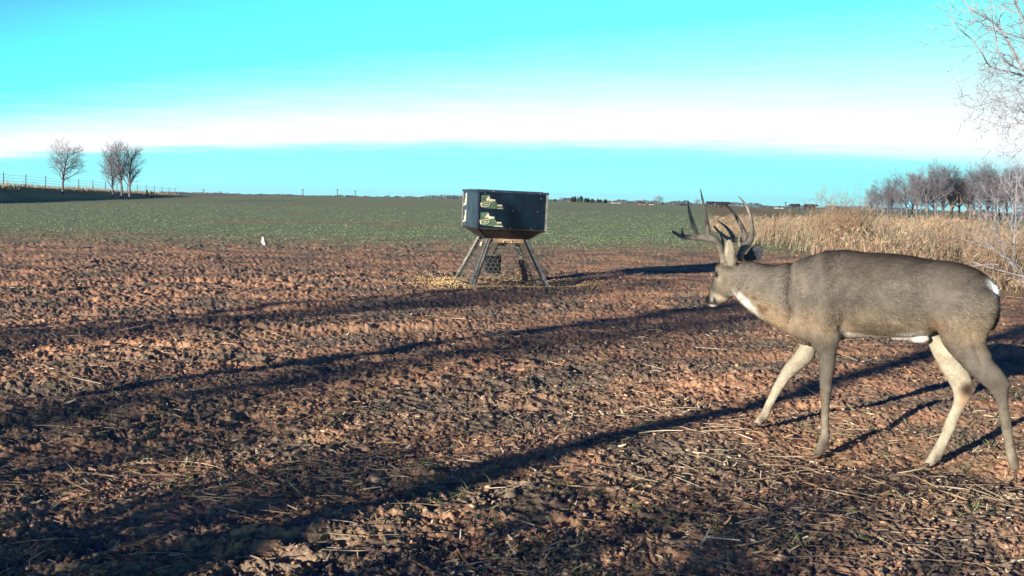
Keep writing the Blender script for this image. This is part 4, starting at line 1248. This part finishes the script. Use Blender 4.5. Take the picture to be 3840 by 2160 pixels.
weed_m = new_mat('dead_weed', color=(0.26, 0.18, 0.12), rough=.9, noise=(4, .4))
for i, (sx_, yy, h_, w_, st_, lb) in enumerate(((3150, 27, 1.5, .8, 26, 'tallest brown weed clump rising above the dry grass behind the deer back'), (3195, 29, 1.2, .7, 18, 'lower brown weed clump right of the tallest one'), (3085, 31, 1.0, .7, 16, 'brown weed clump left of the tallest one, behind the deer neck'))):
    shrub('weed_clump', 20 + i, x_at(sx_, yy), yy, h_, w_, st_, weed_m, label=lb, cat='weed', group='weed clumps in the dry grass')
# rank weeds beside and behind the camera: their low shadows streak the foreground
wp = shrub('tall_weed', 61, -1.7, .35, 1.0, .30, 16, weed_m, label='rank brown weed beside the camera', cat='weed', group='rank weeds beside the camera')
wrd = random.Random(4)
WS = [(-1.55, .25, .75), (-1.15, -.05, .7), (-4.7, .75, .8), (-2.5, .6, .9), (-3.6, .9, 1.0), (-1.9, -.5, 1.0), (-3.0, -.6, 1.2), (-5.0, 1.0, 1.1), (-4.4, .1, 1.2), (-6.3, 1.6, 1.1)]
for xx, yy, s_ in WS:
    place(wp, xx, yy, (s_ * 1.3, s_ * 1.3, s_), rz=wrd.uniform(0, 6), label='rank brown weed beside the camera', cat='weed', group='rank weeds beside the camera')
# fallen brush at the right edge
def brush():
    root = empty('brush_pile', (8.1, 15.6, 0), label='tangle of grey dead branches at the foot of the dry grass, right edge', cat='brush pile')
    rd = random.Random(9); m0, m1 = MB(), MB(); spec_start[0] = .2
    sp_ = [(5, .5, .6, .10, -.02), (4, .5, .7, .16, -.02), (2, .5, .6, .16, 0), (1, .5, .5, .15, 0)]
    for i in range(30):
        p = Vector((rd.uniform(-1.1, 1.6), rd.uniform(-1.2, 2.0), rd.uniform(0, .35)))
        d = Vector((rd.uniform(-1, .6), rd.uniform(-.6, .6), rd.uniform(.0, .5)))
        grow((m0, m1), rd, p, d, rd.uniform(.8, 1.7), rd.uniform(.008, .02), 0, sp_)
    m0.build('limbs', bark_pale, root, True); m1.build('twigs', weed_m, root)


brush()

# ------------------------------------------------------------------ fence on the bank
post_m = new_mat('fence_steel', color=(0.07, 0.075, 0.08), rough=.8)
fence = empty('wire_fence', (0, 0, 0), label='wire fence with thin dark posts along the bank on the left', cat='fence')
tips = []
for i in range(-2, 16):
    f = i / 9.0
    p = FA.lerp(FB, f * .80) + fn_ * 1.0
    z0 = Hs(p.x, p.y, False)
    hp = 1.35
    b = MB(); b.tube([(p.x, p.y, z0 - .2), (p.x + .05, p.y, z0 + hp)], .045, 6); b.build('post', post_m, fence)
    tips.append((p, z0))
b = MB()
for q in (.25, .55, .85, 1.15):
    for (p, z0), (p2, z2) in zip(tips[:-1], tips[1:]):
        m_ = (Vector((p.x, p.y, z0 + q)) + Vector((p2.x, p2.y, z2 + q))) / 2 - Vector((0, 0, .03))
        b.tube([(p.x, p.y, z0 + q), m_, (p2.x, p2.y, z2 + q)], .012, 3, cap=False)
b.build('wire', post_m, fence)
wood_m = new_mat('dark_timber', color=(0.05, 0.042, 0.038), rough=.9, noise=(8, .4))
for i, (sx_, lb) in enumerate(((551, 'leftmost thick dark timber gate post at the end of the fence'), (566, 'middle thick dark timber gate post at the end of the fence'), (573, 'rightmost thick dark timber gate post at the end of the fence'))):
    yy = 178; xx = x_at(sx_, yy); z0 = Hs(xx, yy, False)
    b = MB(); b.tube([(xx, yy, z0 - .3), (xx + .02, yy, z0 + .9), (xx + .02, yy, z0 + .98)], [.17, .16, .10], 9)
    tag(b.build('gate_post', wood_m, None, True), lb, 'post', 'thick gate posts')

# ------------------------------------------------------------------ far horizon
def hz(sx, y): return x_at(sx, y), y


cedar_m = new_mat('cedar_foliage', vcol=True, rough=.9)


def cedar(seed, sx, top, half, yy, label):
    xx = x_at(sx, yy); z0 = Hs(xx, yy, False); h_ = at_depth(sx, top, yy).z - z0; w_ = half / FPX * yy
    root = empty('cedar_tree', (xx, yy, z0), label=label, cat='tree', group='dark evergreens on the horizon')
    r2 = np.random.default_rng(seed); k = 1500
    d = r2.normal(size=(k, 3)); d /= np.linalg.norm(d, axis=1, keepdims=True)
    lump = 1 + .22 * vn(d[:, 0] * 3 + seed, d[:, 2] * 3 + d[:, 1] * 2, seed)
    p = d * (r2.random(k) ** .35 * lump)[:, None] * np.array([w_, w_, h_ * .52])[None] + np.array([0, 0, h_ * .52])
    a = r2.normal(size=(k, 3)) * w_ * .11; b_ = r2.normal(size=(k, 3)) * w_ * .11
    V = np.stack([p + a, p + b_, p - a * .6 - b_ * .6], 1).reshape(-1, 3); F = np.arange(k * 3).reshape(-1, 3)
    V[:, 2] = np.maximum(V[:, 2], 0.0)
    link_mesh('crown', V, F, cedar_m, root, colors=np.repeat(np.array([(0.035, 0.05, 0.04)]) * r2.uniform(.6, 1.6, (k, 1)), 3, 0))
    b = MB(); b.tube([(0, 0, -.2), (0, 0, h_ * .7)], [w_ * .12, w_ * .05], 6); b.build('trunk', bark_dark, root)


# zoomed strip: photo x = 2060 + zx*0.2484, y = 680 + zy*0.2484
for i, (zx, top, hf, yy, lb) in enumerate(((343, 238, 22, 330, 'leftmost dark evergreen of the clump on the horizon'), (383, 226, 22, 332, 'tall dark evergreen, second in the horizon clump'), (430, 232, 12, 334, 'narrow dark evergreen, third in the horizon clump'),
                                           (478, 224, 28, 330, 'rounded tallest evergreen in the middle of the horizon clump'), (545, 252, 22, 330, 'squat evergreen right of the tallest in the horizon clump'), (585, 252, 20, 332, 'dark squat evergreen, sixth in the horizon clump'),
                                           (648, 268, 28, 328, 'low wide evergreen at the right part of the horizon clump'), (732, 264, 16, 332, 'small dark evergreen standing apart before the last one'), (770, 276, 26, 330, 'low dark evergreen bush near the right end of the clump'),
                                           (845, 274, 24, 332, 'last rounded evergreen at the right end of the horizon clump'), (90, 264, 14, 330, 'single tiny dark evergreen right of the feeder'), (1710, 306, 12, 330, 'dark upright evergreen right of the small pale tree'))):
    cedar(40 + i, 2060 + zx * .2484, 680 + top * .2484, hf * .2484 * 1.15, yy, lb)

wall_w = new_mat('white_siding', color=(0.75, 0.73, 0.68), rough=.7, noise=(1.5, .15)); wall_r = new_mat('red_brick_far', color=(0.36, 0.20, 0.16), rough=.9, noise=(2, .3))
roof_m = new_mat('dark_roof', color=(0.05, 0.05, 0.06), rough=.8, noise=(2, .3)); pane_m = new_mat('window_glass', color=(0.03, 0.04, 0.06), rough=.1)


def house(sx, halfpx, base_y, hpx, yy, wm, label, cat='building', roofh=.45, name='farm_building'):
    xx = x_at(sx, yy); z0 = Hs(xx, yy, False) - .2; w_ = halfpx / FPX * yy; H_ = hpx / FPX * yy + .2
    root = empty(name, (xx, yy, z0), R(8), label=label, cat=cat)
    hw = H_ * (1 - roofh); dp = w_ * .6
    b = MB(); b.box((0, 0, hw / 2), (2 * w_, 2 * dp, hw)); b.build('wall', wm, root)
    b = MB(); ov = .25
    V = [(-w_ - ov, -dp - ov, hw + .01), (w_ + ov, -dp - ov, hw + .01), (w_ + ov, dp + ov, hw + .01), (-w_ - ov, dp + ov, hw + .01), (-w_ * .8, 0, H_), (w_ * .8, 0, H_)]
    b.add(V, [(3, 2, 1, 0), (0, 1, 5, 4), (1, 2, 5), (2, 3, 4, 5), (3, 0, 4)]); b.build('roof', roof_m, root)
    for j, fx in enumerate((-.55, 0, .55)):
        b = MB(); b.box((fx * w_, -dp - .02, hw * .5), (w_ * .22, .05, hw * (.8 if j == 1 else .4))); b.build('door' if j == 1 else 'window', pane_m, root)
    return root


q = .2484
house(2060 + 1400 * q, 13, 0, 10, 300, wall_r, 'small red farm house left of the pale horizon tree')
house(2060 + 1540 * q, 7, 0, 8, 305, wall_w, 'small white shed just left of the pale horizon tree')
house(2060 + 2022 * q, 14, 0, 9, 300, new_mat('dark_barn_wall', color=(.05, .045, .06), rough=.8), 'long dark barn on the horizon left of the near antler', roofh=.35)
house(2060 + 1000 * q, 16, 0, 4, 350, wall_w, 'low white building right of the horizon evergreens', roofh=.2)
house(2400 + 933 * .559, 14, 0, 5, 300, wall_w, 'low pale trailer on the horizon right of the antlers', roofh=.2, name='trailer')

cow_m = new_mat('black_hide', color=(0.02, 0.018, 0.02), rough=.7)


def cow(sx, yy, rz, label, s=1.0):
    xx = x_at(sx, yy); z0 = Hs(xx, yy, False)
    root = empty('cow', (xx, yy, z0), rz, label=label, cat='cow', group='black cattle on the horizon'); b = MB()
    b.loft([[Vector((x_, w_ * math.cos(a), zc + hh_ * math.sin(a))) for a in [2 * math.pi * k / 10 for k in range(10)]] for x_, w_, hh_, zc in
            ((-1.0, .15, .2, 1.15), (-.85, .30, .36, 1.05), (-.3, .36, .40, 1.0), (.3, .36, .40, .98), (.75, .28, .36, 1.02), (1.05, .16, .24, 1.12), (1.3, .13, .17, 1.15), (1.55, .09, .12, 1.0), (1.65, .06, .07, .92))])
    for lx in (-.8, .65):
        for ly in (-.2, .2): b.tube([(lx, ly, .9), (lx + .04, ly, .45), (lx, ly, 0)], [.13, .08, .06], 6)
    b.tube([(-1.0, 0, 1.3), (-1.12, 0, 1.0), (-1.12, 0, .6)], [.04, .03, .05], 5)
    b.build('body', cow_m, root, True); root.scale = (s, s, s)


for sx_, rz, lb in ((2060 + 2430 * q, 0, 'black cow between the two upright near antler tines'), (2060 + 2565 * q, 3.1, 'black cow just right of the near antler tines'), (2062 + 2620 * q, .2, 'second black cow right of the near antler tines'),
                    (2400 + 570 * .559, 0, 'black cow seen beside the curved far antler'), (2400 + 1045 * .559, 3.0, 'black cow standing right of the low pale trailer'), (2400 + 1128 * .559, .1, 'left one of two black cows near the dry grass'), (2400 + 1160 * .559, .2, 'right one of two black cows near the dry grass')):
    cow(sx_, 265, rz, lb, 1.0)

pole_m = new_mat('pole_wood', color=(0.10, 0.09, 0.09), rough=.9)
for sx_, top, lb in ((763, 710, 'utility pole, leftmost on the horizon'), (827, 718, 'short utility pole, second from left on the horizon'), (1136, 708, 'utility pole on the horizon, third from left'), (1265, 708, 'utility pole on the horizon, fourth from left'),
                     (1332, 714, 'utility pole on the horizon nearest the feeder'), (2946, 757, 'wooden pole on the horizon right of the antlers')):
    yy = 360 if sx_ < 2000 else 280
    xx = x_at(sx_, yy); z0 = Hs(xx, yy, False); ht = at_depth(sx_, top, yy).z - z0
    root = empty('utility_pole', (xx, yy, z0), .4, label=lb, cat='pole', group='poles on the horizon')
    b = MB(); b.tube([(0, 0, -.3), (0, 0, ht)], [.16, .11], 7); b.build('shaft', pole_m, root)
    b = MB(); b.bar((-.6, 0, ht * .88), (.6, 0, ht * .88), .1); b.build('crossarm', pole_m, root)

# distant woods: clumps of crown-sized tufts far beyond the crest of the field
wood_f = new_mat('far_wood', vcol=True, rough=.95)
n = 26000
a_ = np.radians(rng.uniform(-40, 40, n))
r_ = rng.uniform(2000, 2600, n)
env = .35 + .65 * sstep(-.5, .6, vn(a_ * 60, r_ * 0 + 1, 110) + .4 * vn(a_ * 220, r_ * 0, 111))
env = env * (1 - .55 * sstep(-.05, -.15, a_))
zz = H(r_ * np.sin(a_), r_ * np.cos(a_), False) + rng.random(n) * (2.5 + 6.5 * env)
p = np.stack([r_ * np.sin(a_), r_ * np.cos(a_), zz], -1)
a1 = rng.normal(size=(n, 3)) * np.array([3.0, 3, .8]); b1 = rng.normal(size=(n, 3)) * np.array([3.0, 3, .8])
V = np.stack([p + a1, p + b1, p - a1 * .6 - b1 * .6], 1).reshape(-1, 3)
o = link_mesh('distant_woods', V, np.arange(n * 3).reshape(-1, 3), wood_f, colors=np.repeat(np.array([(0.10, 0.09, 0.085)]) * rng.uniform(.6, 1.3, (n, 1)), 3, 0))
tag(o, 'thin blue-grey line of far woods along the horizon', 'woods', kind='stuff')

hm = bpy.data.materials.new('haze_air'); hm.use_nodes = True
hn = hm.node_tree; hn.nodes.remove(hn.nodes['Principled BSDF'])
pv = hn.nodes.new('ShaderNodeVolumePrincipled'); pv.inputs['Color'].default_value = (0.62, 0.75, 1.0, 1); pv.inputs['Density'].default_value = 0.00009; pv.inputs['Anisotropy'].default_value = 0.2
hn.links.new(pv.outputs[0], hn.nodes['Material Output'].inputs['Volume'])
b = MB(); b.box((0, 0, -30), (7600, 7600, 92)); tag(b.build('haze', hm), 'thin pale blue haze over the far fields', 'haze', kind='stuff')

# ------------------------------------------------------------------ bird
wht = new_mat('white_feathers', color=(0.85, 0.84, 0.80), rough=.8); drk = new_mat('dark_feathers', color=(0.03, 0.03, 0.045), rough=.7)
d = ray(990, 936); yy = 24.2; xx = x_at(990, yy, 936); z0 = Hs(xx, yy)
bird = empty('bird', (xx, yy, z0), R(200), label='small white-breasted bird with dark wings standing on the ploughed soil', cat='bird')
b = MB()
b.loft([[Vector((x_ + r1 * math.cos(a), r1 * .9 * math.sin(a), z_)) for a in [2 * math.pi * k / 12 for k in range(12)]] for x_, z_, r1 in
        ((-.03, .045, .012), (-.015, .065, .035), (-.005, .10, .048), (.005, .14, .046), (.015, .175, .034), (.02, .195, .024), (.022, .215, .026), (.022, .235, .024), (.020, .250, .010))])
b.build('body', wht, bird, True)
for s_ in (-1, 1):
    b = MB(); b.loft([[Vector((x_ - .022 + .02 * math.cos(a), s_ * .040 + w_ * math.sin(a), z_)) for a in [2 * math.pi * k / 8 for k in range(8)]] for x_, z_, w_ in ((-.04, .04, .005), (-.02, .08, .014), (0, .13, .017), (.01, .175, .010))])
    b.build('wing', drk, bird, True)
    b = MB(); b.tube([(0, s_ * .018, .07), (.005, s_ * .018, .0), (.03, s_ * .02, -.004)], .005, 5); b.build('leg', drk, bird)
b = MB(); b.tube([(.040, 0, .228), (.075, 0, .222)], [.007, .002], 6); b.build('beak', drk, bird)
b = MB(); b.ball((.012, 0, .245), (.024, .023, .014)); b.build('cap', drk, bird, True)
print('done')
